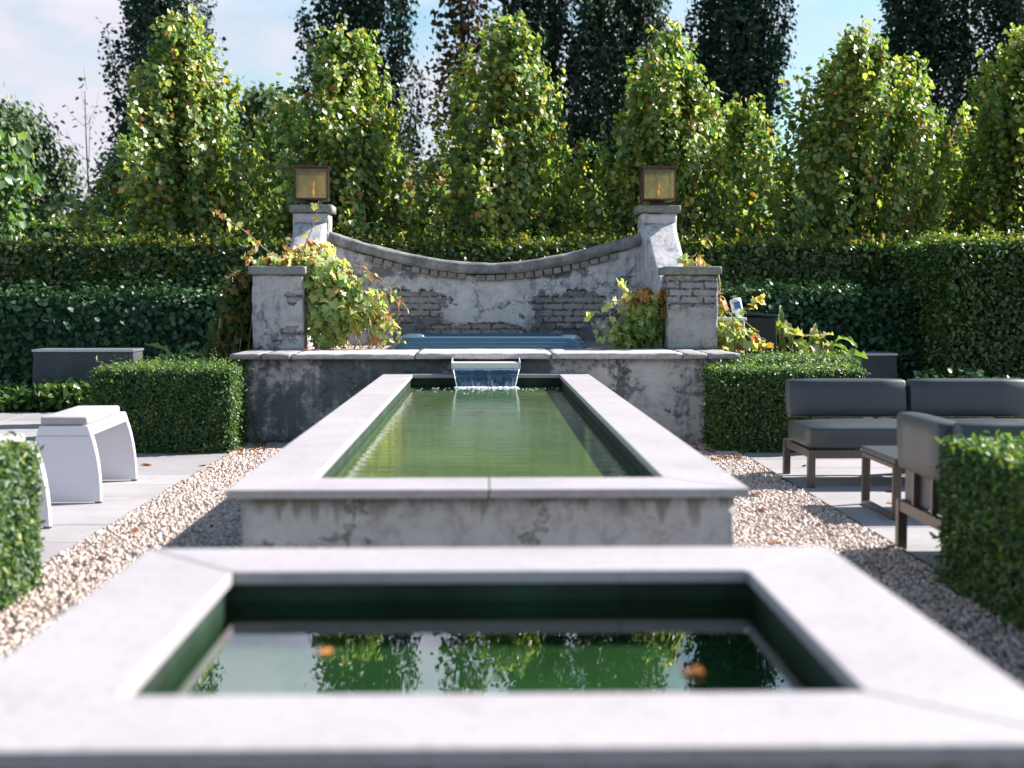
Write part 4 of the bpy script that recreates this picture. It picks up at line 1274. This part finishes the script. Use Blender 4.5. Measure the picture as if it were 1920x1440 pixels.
bin_ = empty('black_bin', (2.73, 13.6, 0.0), 'tall black plastic bin behind the right front pillar', 'bin')
mb = MB(); mb.prism([(-0.23, 0.0), (0.27, 0.0), (0.215, 1.13), (-0.19, 1.13)], 'y', -0.2, 0.25); o = mb.build('body', M['black_plastic'], bin_)
bv = o.modifiers.new('bevel', 'BEVEL'); bv.width = 0.02; bv.segments = 3
mb = MB(); mb.box(-0.22, -0.23, 1.131, 0.235, 0.28, 1.165, bev=0.012, seg=3); mb.v = [(v[0], v[1], v[2]-v[0]*0.06) for v in mb.v]; mb.build('lid', M['black_plastic'], bin_)
cr_ = empty('pale_crate', (2.49, 13.35, 0.0), 'pale plastic box between the right front pillar and the black bin', 'box')
mb = MB(); mb.box(-0.19, -0.15, 0.0, 0.10, 0.25, 1.09, bev=0.02, seg=3); mb.build('body', M['beige_tub'], cr_)
mb = MB(); mb.box(-0.205, -0.165, 1.091, 0.115, 0.265, 1.125, bev=0.01, seg=2); mb.build('lid', M['white_plastic'], cr_)
bt_ = empty('plastic_bottle', (2.55, 13.3, 1.127), 'white plastic bottle with a blue label on the pale box', 'bottle')
bt_.rotation_euler = (0, R(-14), 0)
mb = MB(); mb.tube([(0,0,0), (0,0,0.006), (0,0,0.05), (0,0,0.06), (0,0,0.18), (0,0,0.19)], [0.028, 0.032, 0.034, 0.056, 0.058, 0.046], 14); mb.build('body', M['white_plastic'], bt_)
mb = MB(); mb.box(-0.035, -0.064, 0.085, 0.03, -0.057, 0.16, bev=0.002); mb.build('bottle_label', M['blue_label'], bt_)

# ------------------------------------------------------------------ hedges
hedge('box_hedge', -3.31, 11.30, -2.145, 12.0, 0.705, 'square clipped yew hedge left of the long pool, its right side sunlit', M['yew_leaf'], 0.032, 9000, 'sprig', 'frtl', seed=3, tuft=0.3, fringe=130, stray=0.03, inset=0.07, spread=0.018)
hedge('box_hedge', -3.15, 12.15, -2.25, 13.3, 0.72, 'low yew hedge in the shade behind the left square hedge', M['yew_leaf'], 0.028, 4500, 'sprig', 'frt', seed=4, tuft=0.3, fringe=40, stray=0.02, inset=0.07, spread=0.018)
hedge('box_hedge', 1.985, 11.24, 3.23, 11.95, 0.70, 'square clipped yew hedge between the ledge wall and the far sofa', M['yew_leaf'], 0.032, 9000, 'sprig', 'frtl', seed=5, tuft=0.3, fringe=60, stray=0.03, inset=0.07, spread=0.015)
hedge('box_hedge', 2.24, 12.15, 3.45, 13.25, 0.755, 'low yew hedge with a sunlit top just behind the right square hedge', M['yew_leaf'], 0.028, 5000, 'sprig', 'frtl', seed=6, tuft=0.3, fringe=40, stray=0.03, inset=0.07, spread=0.015)
hedge('box_hedge', -3.4, 3.2, -2.0, 6.0, 0.655, 'near clipped yew hedge at the left edge of the photo', M['yew_leaf'], 0.033, 8500, 'sprig', 'rbt', seed=7, tuft=0.3, fringe=150, stray=0.05, inset=0.07, spread=0.010)
hedge('box_hedge', 2.085, 3.2, 3.6, 6.0, 0.668, 'near clipped yew hedge at the right edge of the photo, its side in shade', M['yew_leaf'], 0.033, 8500, 'sprig', 'lbtf', seed=8, tuft=0.3, fringe=120, stray=0.04, inset=0.07, spread=0.010)

hedge('beech_hedge', -9.5, 18.0, 6.2, 18.8, 2.01, 'long beech hedge behind the curved wall and under the lime trees', M['beech_leaf'], 0.070, 1750, 'oval', 'ft', z0=0.3, seed=9, fringe=2600, stray=0.06, spread=0.04, wob=0.015, inset=0.13)
hedge('beech_hedge', 5.55, 15.9, 9.5, 17.9, 1.99, 'dark beech hedge standing forward at the right edge behind the sofas', M['beech_leaf'], 0.060, 1700, 'oval', 'flt', z0=0.0, seed=10, fringe=700, stray=0.01, spread=0.04, wob=0.015, inset=0.13)
hedge('ivy_hedge', -9.0, 16.9, -2.9, 17.6, 1.29, 'lower ivy hedge in front of the beech hedge on the left', M['ivy_leaf'], 0.068, 1350, 'heart', 'frt', z0=0.0, seed=12, fringe=700, stray=0.02, spread=0.05, wob=0.015, inset=0.13)
hedge('ivy_hedge', 2.9, 16.9, 5.5, 17.6, 1.33, 'lower ivy hedge in front of the beech hedge on the right', M['ivy_leaf'], 0.068, 1350, 'heart', 'flt', z0=0.0, seed=13, fringe=320, stray=0.02, spread=0.05, wob=0.015, inset=0.13)
hedge('clipped_hedge', -9.0, 24.0, 3.0, 25.0, 2.62, 'dark clipped hedge glimpsed beyond the lime trees', M['beech_leaf'], 0.10, 260, 'oval', 'ft', z0=1.2, seed=14, fringe=120, stray=0.01, spread=0.05)

# ------------------------------------------------------------------ small plants
def mound(name, x0, x1, y0, y1, h, n, size, leafm, label, cat, seed, shape='heart', peaks=8):
    rg = np.random.default_rng(seed)
    px = rg.uniform(x0, x1, peaks*4); py = rg.uniform(y0, y1, peaks*4); ph = h*rg.uniform(0.6, 1.15, peaks*4)
    i = rg.integers(0, peaks*4, n)
    P = np.stack([px[i] + rg.normal(size=n)*0.11, py[i] + rg.normal(size=n)*0.10, ph[i]*np.sqrt(rg.random(n))], 1)
    N = unit(rg.normal(size=(n, 3))*0.6 + np.array([0.1, -0.35, 0.8])); D = unit(rg.normal(size=(n, 3)) + np.array([0, -0.3, -0.2]))
    o = leaves(name, P, N, D, size*rg.uniform(0.6, 1.2, n), rg.beta(2, 2, n), leafm, None, shape)
    return tag(o, label, cat)
mound('edging_shrub', -6.5, -4.30, 15.62, 15.9, 0.30, 2600, 0.075, M['shrub_leaf'], 'low glossy green shrubs edging the left paving', 'shrub', 21)
mound('edging_shrub', 5.0, 6.4, 14.6, 15.2, 0.44, 900, 0.07, M['ivy_leaf'], 'dark low shrub in the shade behind the far sofa', 'shrub', 22)

def strap_leaf(mb, base, az, length, width, rise, droop, seed, tw=0.0):
    """big leaf on a short stalk: curved blade with pleats"""
    rg = random.Random(seed)
    d = Vector((math.cos(az), math.sin(az), 0)); s = Vector((-math.sin(az), math.cos(az), 0))
    n = 9; vs, fs = [], []
    for i in range(n+1):
        t = i/n
        c = Vector(base) + d*length*(t*0.85+0.15*t*t) + Vector((0, 0, rise*t - droop*t*t))
        w = width*(math.sin(math.pi*min(1, (t*0.92+0.04)))**0.75)*0.5
        for k, u in enumerate((-1, -0.5, 0, 0.5, 1)):
            up = abs(u)*w*0.45 + rg.uniform(-1, 1)*0.004 + (0.02*math.sin(t*17+u*4) if abs(u) == 1 else 0)
            vs.append(c + s*u*w*(1+tw*t) + Vector((0, 0, up)))
    for i in range(n):
        for k in range(4):
            a = i*5+k; fs.append((a, a+5, a+6, a+1))
    mb.add(vs, fs, 0, True)
def leafy(name, loc, label, cat, spec, leafm, seed):
    root = empty(name, loc, label, cat)
    rg = random.Random(seed)
    for (az, ln, wd, rise, droop, dx, dz) in spec:
        mb = MB(); strap_leaf(mb, (dx, 0, dz), R(az), ln, wd, rise, droop, rg.random())
        o = mb.build('leaf', leafm, root, recalc=False)
        at = o.data.attributes.new('rnd', 'FLOAT', 'POINT')
        v0 = rg.random()
        at.data.foreach_set('value', [min(1, max(0, v0 + rg.uniform(-0.12, 0.12))) for _ in o.data.vertices])
        st = MB(); st.tube([(0, 0.05, 0), (dx*0.7, 0.03, dz*0.6), (dx, 0, dz)], [0.012, 0.010, 0.008], 6); st.build('stalk', M['green_stem'], o)
    return root
rg_ = random.Random(77)
spec = []
for k in range(26):
    az = rg_.uniform(0, 360); dx = rg_.uniform(-0.35, 0.42)
    spec.append((az, rg_.uniform(0.14, 0.28), rg_.uniform(0.09, 0.17), rg_.uniform(-0.02, 0.14), rg_.uniform(0.06, 0.22), dx, rg_.uniform(0.62, 0.86) + max(0, 0.10-dx*0.25)))
spec += [(80, 0.30, 0.07, 0.34, 0.02, -0.24, 0.90), (95, 0.22, 0.10, 0.24, 0.02, -0.14, 0.86), (60, 0.2, 0.07, 0.22, 0.02, 0.06, 0.84), (100, 0.2, 0.05, 0.24, 0.03, 0.2, 0.80), (20, 0.30, 0.20, 0.06, 0.10, 0.40, 0.72)]
leafy('hosta', (3.32, 13.75, 0), 'sunlit yellowing broad leaved hosta beside the black bin', 'plant', spec, M['hosta_leaf'], 5)
leafy('dock_plant', (-3.30, 14.2, 0), 'single broad leaved dock plant in the shade behind the left square hedge', 'plant',
      [(165, 0.30, 0.15, 0.16, 0.06, -0.02, 0.72), (12, 0.28, 0.13, 0.10, 0.10, 0.05, 0.70), (250, 0.22, 0.12, 0.06, 0.10, 0.02, 0.70), (40, 0.20, 0.10, 0.14, 0.02, 0.06, 0.72)], M['dock_leaf'], 6)

# ------------------------------------------------------------------ vines
def vine(name, loc, label, blobs, stems, leafm, seed, size=0.085, stemm=None):
    """blobs: (cx, cy, cz, rx, ry, rz, n, col_lo, col_hi) clouds of leaves; stems: polylines with leaves along them"""
    rg = np.random.default_rng(seed)
    root = empty(name, loc, label, 'vine')
    P, N, D, RN, SZ = [], [], [], [], []
    for (cx, cy, cz, rx, ry, rz, n, lo, hi) in blobs:
        v = unit(rg.normal(size=(n, 3))); rad = rg.random((n, 1))**0.35
        P.append(np.array([cx, cy, cz]) + v*rad*np.array([rx, ry, rz]))
        N.append(unit(v*0.45 + np.array([0.60, -0.15, 0.50]) + rg.normal(size=(n, 3))*0.45))
        D.append(unit(np.array([0.1, -0.2, -0.8]) + rg.normal(size=(n, 3))*0.5))
        RN.append(lo + (hi-lo)*rg.random(n)); SZ.append(size*rg.uniform(0.55, 1.25, n))
    st = MB()
    for (pts, r, k, lo, hi) in stems:
        pp = [Vector(p) for p in pts]
        # smooth the polyline
        sm = []
        for i in range(len(pp)-1):
            a, b, c, d = pp[max(i-1, 0)], pp[i], pp[i+1], pp[min(i+2, len(pp)-1)]
            for t in (0, 0.25, 0.5, 0.75):
                sm.append(0.5*((2*b) + (c-a)*t + (2*a-5*b+4*c-d)*t*t + (-a+3*b-3*c+d)*t**3))
        sm.append(pp[-1])
        st.tube(sm, [r*(1-0.6*i/len(sm)) for i in range(len(sm))], 5)
        if k:
            A = np.array([p[:] for p in sm])
            i = rg.integers(int(len(sm)*0.25), len(sm), k)
            P.append(A[i] + rg.normal(size=(k, 3))*0.022)
            N.append(unit(np.array([0.2, -0.5, 0.4]) + rg.normal(size=(k, 3))*0.5)); D.append(unit(np.array([0, -0.1, -0.8]) + rg.normal(size=(k, 3))*0.4))
            RN.append(lo + (hi-lo)*rg.random(k)); SZ.append(size*rg.uniform(0.4, 0.85, k))
    P = np.concatenate(P) - np.array(loc)
    lobed_leaves('leaves', P, np.concatenate(N), np.concatenate(D), np.concatenate(SZ), np.concatenate(RN), leafm, root)
    if stems:
        st.v = [(v[0]-loc[0], v[1]-loc[1], v[2]-loc[2]) for v in st.v]
        st.build('stems', stemm or M['stem'], root, recalc=False)
    return root
rs = random.Random(3)
stems = []
for k in range(26):   # dry stems at the foot and through the vine
    x0 = rs.uniform(-1.70, -0.95); x1 = x0 + rs.uniform(-0.3, 0.25)
    stems.append(([(x0, 13.1+rs.uniform(-0.1, 0.4), 0.82), (x0+rs.uniform(-0.1, 0.1), 13.1, 0.95+rs.uniform(0, 0.1)), (x1, 13.05, 1.1+rs.uniform(0, 0.3)), (x1-0.15, 13.05, 1.35+rs.uniform(0, 0.2))], 0.007, 0, 0, 1))
for k in range(16):   # drooping ends on the right
    x0 = rs.uniform(-1.55, -1.25); z0 = rs.uniform(1.30, 1.65)
    dx = rs.uniform(0.25, 0.55)
    stems.append(([(x0, 13.05, z0), (x0+dx*0.5, 12.98, z0-0.10), (x0+dx, 12.95, z0-0.32-rs.random()*0.15)], 0.005, 7, 0.15, 0.95))
stems += [([(-1.95, 13.2, 1.64), (-2.15, 13.15, 1.80), (-2.36, 13.1, 1.99), (-2.55, 13.1, 2.10), (-2.62, 13.1, 2.17)], 0.010, 16, 0.5, 0.9),
          ([(-1.85, 13.2, 1.62), (-1.76, 13.2, 1.82), (-1.66, 13.2, 2.08), (-1.62, 13.2, 2.27)], 0.007, 9, 0.4, 0.8),
          ([(-1.98, 13.2, 1.62), (-1.95, 13.2, 1.78), (-1.93, 13.2, 1.92)], 0.006, 10, 0.75, 1.0),
          ([(-2.25, 13.2, 1.62), (-2.30, 13.15, 1.75), (-2.22, 13.15, 1.86)], 0.006, 8, 0.7, 1.0),
          ([(-0.98, 13.0, 0.84), (-0.88, 12.98, 1.0), (-0.80, 12.95, 1.12)], 0.006, 4, 0.4, 0.75),
          ([(-1.0, 13.05, 0.84), (-0.95, 13.0, 1.0), (-0.86, 12.98, 1.08)], 0.005, 0, 0.4, 0.75),
          ([(-1.12, 13.05, 0.83), (-1.05, 13.02, 1.05), (-1.10, 13.0, 1.25)], 0.006, 5, 0.6, 1.0)]
vine('grape_vine', (-1.5, 13.2, 0.82), 'big sunlit grape vine with yellowing leaves spilling over the left front pillar',
     [(-1.50, 13.12, 1.42, 0.30, 0.30, 0.20, 420, 0.05, 0.86), (-1.40, 13.05, 1.20, 0.32, 0.25, 0.24, 460, 0.0, 0.80), (-1.20, 13.05, 1.22, 0.26, 0.2, 0.22, 150, 0.1, 0.9), (-1.62, 13.2, 1.62, 0.30, 0.25, 0.13, 330, 0.1, 0.93),
      (-1.95, 13.22, 1.68, 0.30, 0.2, 0.07, 210, 0.35, 1.0), (-1.70, 13.5, 1.78, 0.22, 0.2, 0.12, 120, 0.6, 1.0), (-1.0, 13.0, 1.08, 0.12, 0.1, 0.12, 26, 0.5, 0.95), (-1.55, 13.05, 0.98, 0.22, 0.15, 0.16, 120, 0.05, 0.8)],
     stems, M['vine_leaf'], 5, 0.088)
st2 = []
for k in range(10):
    x0 = rs.uniform(-2.7, -2.3)
    st2.append(([(x0, 13.2, 0.5), (x0+0.05, 13.15, 0.9), (x0+0.12, 13.15, 1.3), (x0+0.22, 13.2, 1.55)], 0.007, 4, 0.4, 1.0))
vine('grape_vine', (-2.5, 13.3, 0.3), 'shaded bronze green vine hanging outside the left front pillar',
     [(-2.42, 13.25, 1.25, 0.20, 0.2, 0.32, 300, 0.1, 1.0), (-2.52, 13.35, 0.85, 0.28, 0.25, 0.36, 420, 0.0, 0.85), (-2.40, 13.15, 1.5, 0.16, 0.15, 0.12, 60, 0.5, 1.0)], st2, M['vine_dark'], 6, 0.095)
st3 = []
for k in range(9):
    x0 = rs.uniform(1.35, 1.80)
    st3.append(([(x0, 13.3, 0.82), (x0-0.05, 13.2, 1.0), (x0-rs.uniform(0, 0.3), 13.1, 1.2+rs.uniform(0, 0.2))], 0.006, 6, 0.1, 0.9))
st3 += [([(1.60, 13.2, 1.22), (1.38, 13.1, 1.30), (1.18, 13.0, 1.24), (1.02, 13.0, 1.17)], 0.005, 16, 0.45, 0.78),
        ([(1.65, 13.2, 1.20), (1.45, 13.1, 1.24), (1.38, 13.05, 1.40), (1.30, 13.0, 1.49)], 0.005, 16, 0.45, 0.75),
        ([(1.5, 13.1, 1.15), (1.3, 13.0, 1.17), (1.20, 13.0, 1.06), (1.05, 13.0, 1.05)], 0.004, 12, 0.45, 0.8),
        ([(1.55, 13.1, 0.86), (1.3, 13.0, 0.92), (1.12, 12.97, 0.95)], 0.004, 14, 0.2, 0.7)]
vine('grape_vine', (1.6, 13.3, 0.82), 'grape vine with orange and green leaves inside the right front pillar',
     [(1.62, 13.15, 1.33, 0.22, 0.16, 0.10, 110, 0.62, 0.92), (1.60, 13.15, 1.22, 0.22, 0.18, 0.12, 130, 0.0, 0.9), (1.58, 13.2, 1.02, 0.26, 0.2, 0.20, 330, 0.0, 0.35), (1.38, 13.1, 0.95, 0.20, 0.15, 0.13, 130, 0.0, 0.8)], st3, M['vine_leaf'], 7, 0.092)
st4 = [([(2.32, 13.2, 0.8), (2.36, 13.15, 1.0), (2.33, 13.15, 1.25)], 0.012, 8, 0.3, 0.8), ([(2.45, 13.1, 0.75), (2.52, 13.05, 0.95), (2.44, 13.05, 1.12), (2.30, 13.05, 1.28)], 0.014, 8, 0.3, 0.8),
       ([(2.40, 13.0, 1.15), (2.55, 12.98, 1.08), (2.68, 12.95, 0.95), (2.72, 12.95, 0.85)], 0.006, 12, 0.55, 1.0), ([(2.4, 13.05, 1.2), (2.6, 13.0, 1.22), (2.68, 13.0, 1.32)], 0.005, 12, 0.4, 0.85),
       ([(2.33, 13.15, 1.25), (2.34, 13.3, 1.56), (2.22, 13.3, 1.655), (2.12, 13.25, 1.72), (2.18, 13.2, 1.86), (2.20, 13.2, 1.94)], 0.005, 12, 0.45, 0.9), ([(2.33, 13.17, 1.23), (2.335, 13.32, 1.56), (2.20, 13.3, 1.65), (2.02, 13.2, 1.68), (1.92, 13.2, 1.74)], 0.004, 7, 0.45, 0.9)]
vine('grape_vine', (2.4, 13.1, 0.75), 'thin yellowing vine outside the right front pillar, across the pale box',
     [(2.40, 13.05, 0.98, 0.14, 0.1, 0.15, 44, 0.1, 0.9), (2.6, 13.0, 0.92, 0.12, 0.1, 0.12, 22, 0.2, 1.0), (2.32, 13.1, 1.28, 0.08, 0.1, 0.1, 22, 0.6, 1.0), (2.10, 13.25, 1.67, 0.10, 0.1, 0.05, 24, 0.7, 0.95)], st4, M['vine_leaf'], 8, 0.095, M['green_stem'])

# ------------------------------------------------------------------ lime trees
LK = dict(steep=(55, 78), shape_pow=0.66, tip=0.40, spread=0.11, start=0.0, ovoid=0.32, curve=0.20, shoots=9, uneven=0.26)
limes = [(-4.42, 20.0, 5.2, 1.36, 'pleached lime tree furthest left in the front row, before the leftmost dark poplar', 101),
         (-2.05, 20.0, 5.05, 1.25, 'lime tree rising behind the left lantern', 102),
         (0.36, 20.0, 5.15, 1.28, 'lime tree in the middle, directly behind the low point of the curved wall', 103),
         (2.72, 20.0, 5.05, 1.25, 'lime tree rising behind the right lantern', 104),
         (5.55, 20.0, 5.05, 1.6, 'broad loose lime tree behind the right beech hedge', 105),
         (8.05, 20.0, 5.0, 1.36, 'lime tree cut by the right edge of the photo', 106)]
for (x, y, h, r, lb, sd) in limes:
    tree('lime_tree', x, y, lb, 'tree', h, 1.3, r, 200, 140, 0.088, 0.085, M['lime_leaf'], M['bark'], sd, 'heart', 'lime trees in the front row behind the hedge', 0.09, 1.2, **LK)
LK2 = dict(LK); LK2.update(shape_pow=0.6)
for (x, y, h, r, lb, sd) in [(-3.2, 22.5, 4.55, 1.05, 'shorter lime tree filling the gap left of the left lantern', 111), (-0.95, 22.6, 2.9, 0.8, 'small lime tree low in the gap right of the left lantern', 112),
                             (1.75, 22.6, 2.9, 0.8, 'small lime tree low in the gap left of the right lantern', 113), (4.35, 22.5, 4.45, 1.15, 'shorter lime tree behind and right of the right lantern', 114), (7.3, 22.5, 4.5, 1.25, 'shorter lime tree filling the gap near the right edge', 115)]:
    tree('lime_tree', x, y, lb, 'tree', h, 1.3, r, 110, 86, 0.086, 0.07, M['lime_leaf'], M['bark'], sd, 'heart', 'lime trees in the second row', 0.06, 1.2, **LK2)

# ------------------------------------------------------------------ poplars
PK = dict(steep=(66, 80), shape_pow=0.55, tip=0.5, spread=0.30, start=0.02, ovoid=0.25, curve=0.35, sides=4)
pops = [(-9.0, 38, 17, 1.40, 'dark poplar furthest left, against the blue sky', 201), (-3.45, 38, 18, 1.70, 'dark poplar above the left lantern', 202),
        (1.85, 38, 18, 1.75, 'dark poplar right of the middle lime tree', 203), (4.1, 39, 18, 1.65, 'dark poplar above the right lantern', 204), (7.0, 37, 17, 1.30, 'dark poplar with a bare forked lower trunk right of the right lantern', 205),
        (12.5, 38, 17, 1.35, 'dark poplar with gaps in its crown near the top right', 206), (14.9, 38, 18, 1.60, 'dark poplar at the right edge of the photo', 207)]
for (x, y, h, r, lb, sd) in pops:
    zl = 5.0 if sd == 205 else 2.5
    tree('poplar_tree', x, y, lb, 'tree', h, zl, r, 140, 270, 0.120, 0.24, M['poplar_leaf'], M['dark_bark'], sd, 'heart', 'dark poplars in the far row', 0.05, 2.0, **PK)
tree('poplar_tree', -0.55, 36, 'thin sparse poplar with rusty leaves left of the middle lime tree', 'tree', 13, 2.5, 0.85, 60, 46, 0.17, 0.12, M['rusty_leaf'], M['dark_bark'], 211, 'heart', 'dark poplars in the far row', 0.10, 2.0, **PK)

# ------------------------------------------------------------------ trees at the far left and in the gaps
BK = dict(steep=(20, 60), shape_pow=0.5, tip=0.4, spread=0.38, start=0.0, ovoid=0.45, curve=0.1)
tree('willow_bush', -11.3, 32, 'grey green willow at the far left beyond the hedge', 'tree', 5.6, 1.0, 2.0, 170, 170, 0.15, 0.14, M['willow_leaf'], M['bark'], 301, 'oval', None, 0.0, 1.0, **BK)
tree('willow_bush', -8.6, 34, 'lower grey green willow beside the leftmost lime tree', 'tree', 4.8, 1.0, 1.7, 140, 150, 0.15, 0.12, M['willow_leaf'], M['bark'], 302, 'oval', None, 0.0, 1.0, **BK)
tree('plane_tree', -8.25, 21.5, 'bright broad leaved plane tree cut by the left edge of the photo', 'tree', 4.1, 1.0, 1.15, 80, 60, 0.15, 0.08, M['maple_leaf'], M['bark'], 303, 'wide', None, 0.08, 1.0, **dict(BK, spread=0.24))
tree('birch_sapling', -9.35, 32, 'thin bare sapling between the willow and the leftmost lime', 'tree', 6.4, 3.0, 0.75, 16, 6, 0.13, 0.05, M['willow_leaf'], M['bark'], 304, 'oval', None, 0.0, 1.0, **dict(BK, steep=(40, 65), spread=0.1))
tree('russet_bush', -2.0, 30, 'russet beige bush in the gap left of the middle lime tree', 'bush', 4.2, 0.8, 1.1, 70, 70, 0.15, 0.08, M['russet_leaf'], M['bark'], 305, 'oval', None, 0.1, 0.8, **dict(BK, spread=0.25))
tree('far_tree', -1.0, 48, 'pale green tree far beyond in the gap left of the middle lime tree', 'tree', 6.5, 1.5, 2.2, 90, 90, 0.22, 0.15, M['far_leaf'], M['bark'], 306, 'oval', None, 0.0, 1.0, **BK)
tree('far_tree', 4.0, 50, 'pale green tree far beyond in the gap left of the right lantern', 'tree', 6.2, 1.5, 2.4, 90, 90, 0.22, 0.15, M['far_leaf'], M['bark'], 307, 'oval', None, 0.0, 1.0, **BK)
tree('far_tree', 12.5, 46, 'pale green tree far beyond at the right under the poplars', 'tree', 7.4, 1.5, 2.8, 100, 100, 0.24, 0.15, M['far_leaf'], M['bark'], 308, 'oval', None, 0.0, 1.0, **BK)
tree('far_tree', -7.5, 46, 'pale green tree far beyond between the two left poplars', 'tree', 8.2, 1.5, 2.2, 100, 90, 0.22, 0.15, M['far_leaf'], M['bark'], 309, 'oval', None, 0.0, 1.0, **BK)
# far belt of woodland closing the view
def far_wood():
    rg = np.random.default_rng(44)
    n = 26000
    x = rg.uniform(-55, 60, n)
    top = 4.2 + 0.9*np.sin(x*0.33) + 0.8*np.sin(x*0.71+1) + 0.5*np.sin(x*1.7)
    P = np.stack([x, 72 + rg.uniform(-3, 3, n), top*rg.random(n)**0.6], 1)
    N = unit(rg.normal(size=(n, 3))*0.6 + np.array([0.2, -0.5, 0.6])); D = unit(rg.normal(size=(n, 3)))
    o = leaves('far_woodland', P, N, D, 0.55*rg.uniform(0.6, 1.2, n), rg.random(n), M['far_leaf'], None, 'oval')
    tag(o, 'far belt of woodland low behind all the trees', 'woodland', kind='stuff')
far_wood()

# ------------------------------------------------------------------ fallen leaves
def fallen(x, y, z, s, mat, label, rz, group, sd):
    rg = random.Random(sd)
    mb = MB()
    n = 8
    pts = [(0.0, -0.5), (0.30, -0.30), (0.36, 0.0), (0.22, 0.28), (0.0, 0.55), (-0.24, 0.26), (-0.36, -0.02), (-0.28, -0.32)]
    vs = [(0, 0, 0.0)] + [(p[0]*s, p[1]*s, abs(p[0])*s*rg.uniform(0.2, 0.6)) for p in pts]
    fs = [(0, 1+i, 1+(i+1) % n) for i in range(n)]
    k = len(vs)
    vs += [(v[0], v[1], v[2]-0.0015) for v in vs]
    fs += [tuple(k+q for q in f)[::-1] for f in fs] + [(1+i, k+1+i, k+1+(i+1) % n, 1+(i+1) % n) for i in range(n)]
    mb.add(vs, fs)
    o = mb.build('fallen_leaf', mat)
    o.location = (x, y, z); o.rotation_euler = (rg.uniform(-0.15, 0.15), rg.uniform(-0.15, 0.15), rz)
    return tag(o, label, 'leaf', group)
fallen(0.41, 2.58, 0.566, 0.045, M['orange_leaf'], 'orange leaf floating at the right of the near pool', 1.2, 'leaves floating on the near pool', 1)
fallen(0.40, 2.33, 0.566, 0.040, M['yellow_leaf'], 'yellow leaf floating at the right of the near pool, closest to the front rim', 0.3, 'leaves floating on the near pool', 2)
fallen(-0.33, 2.75, 0.566, 0.032, M['orange_leaf'], 'small dull orange leaf floating near the left of the near pool', 2.0, 'leaves floating on the near pool', 3)
rf = random.Random(9)
spots = [(rf.uniform(-2.1, -1.85), rf.uniform(11.0, 12.0)) for _ in range(14)] + [(rf.uniform(1.78, 2.1), rf.uniform(10.6, 12.0)) for _ in range(16)] + [(rf.uniform(-3.3, -2.2), rf.uniform(10.3, 11.25)) for _ in range(7)] \
    + [(rf.uniform(1.1, 2.1), rf.uniform(6.0, 10.5)) for _ in range(10)] + [(-1.38, 7.8), (-1.9, 6.6), (-1.7, 8.8), (-1.95, 7.4), (2.6, 8.4), (2.5, 10.3), (2.75, 8.9)]
for i, (x, y) in enumerate(spots):
    fallen(x, y, 0.022 if abs(x) < 2.16 else 0.006, rf.uniform(0.045, 0.085), M['dead_leaf'], 'small curled brown leaf fallen on the ground', rf.random()*6.28, 'brown leaves fallen on the gravel and paving', 100+i)
spots = [(rf.uniform(-1.75, -1.1), rf.uniform(12.4, 13.0)) for _ in range(12)] + [(rf.uniform(1.05, 1.4), rf.uniform(12.6, 13.0)) for _ in range(4)]
for i, (x, y) in enumerate(spots):
    fallen(x, y, 0.829, rf.uniform(0.04, 0.07), M['dead_leaf'], 'small curled brown leaf fallen on the stone ledge', rf.random()*6.28, 'brown leaves fallen on the ledge', 200+i)
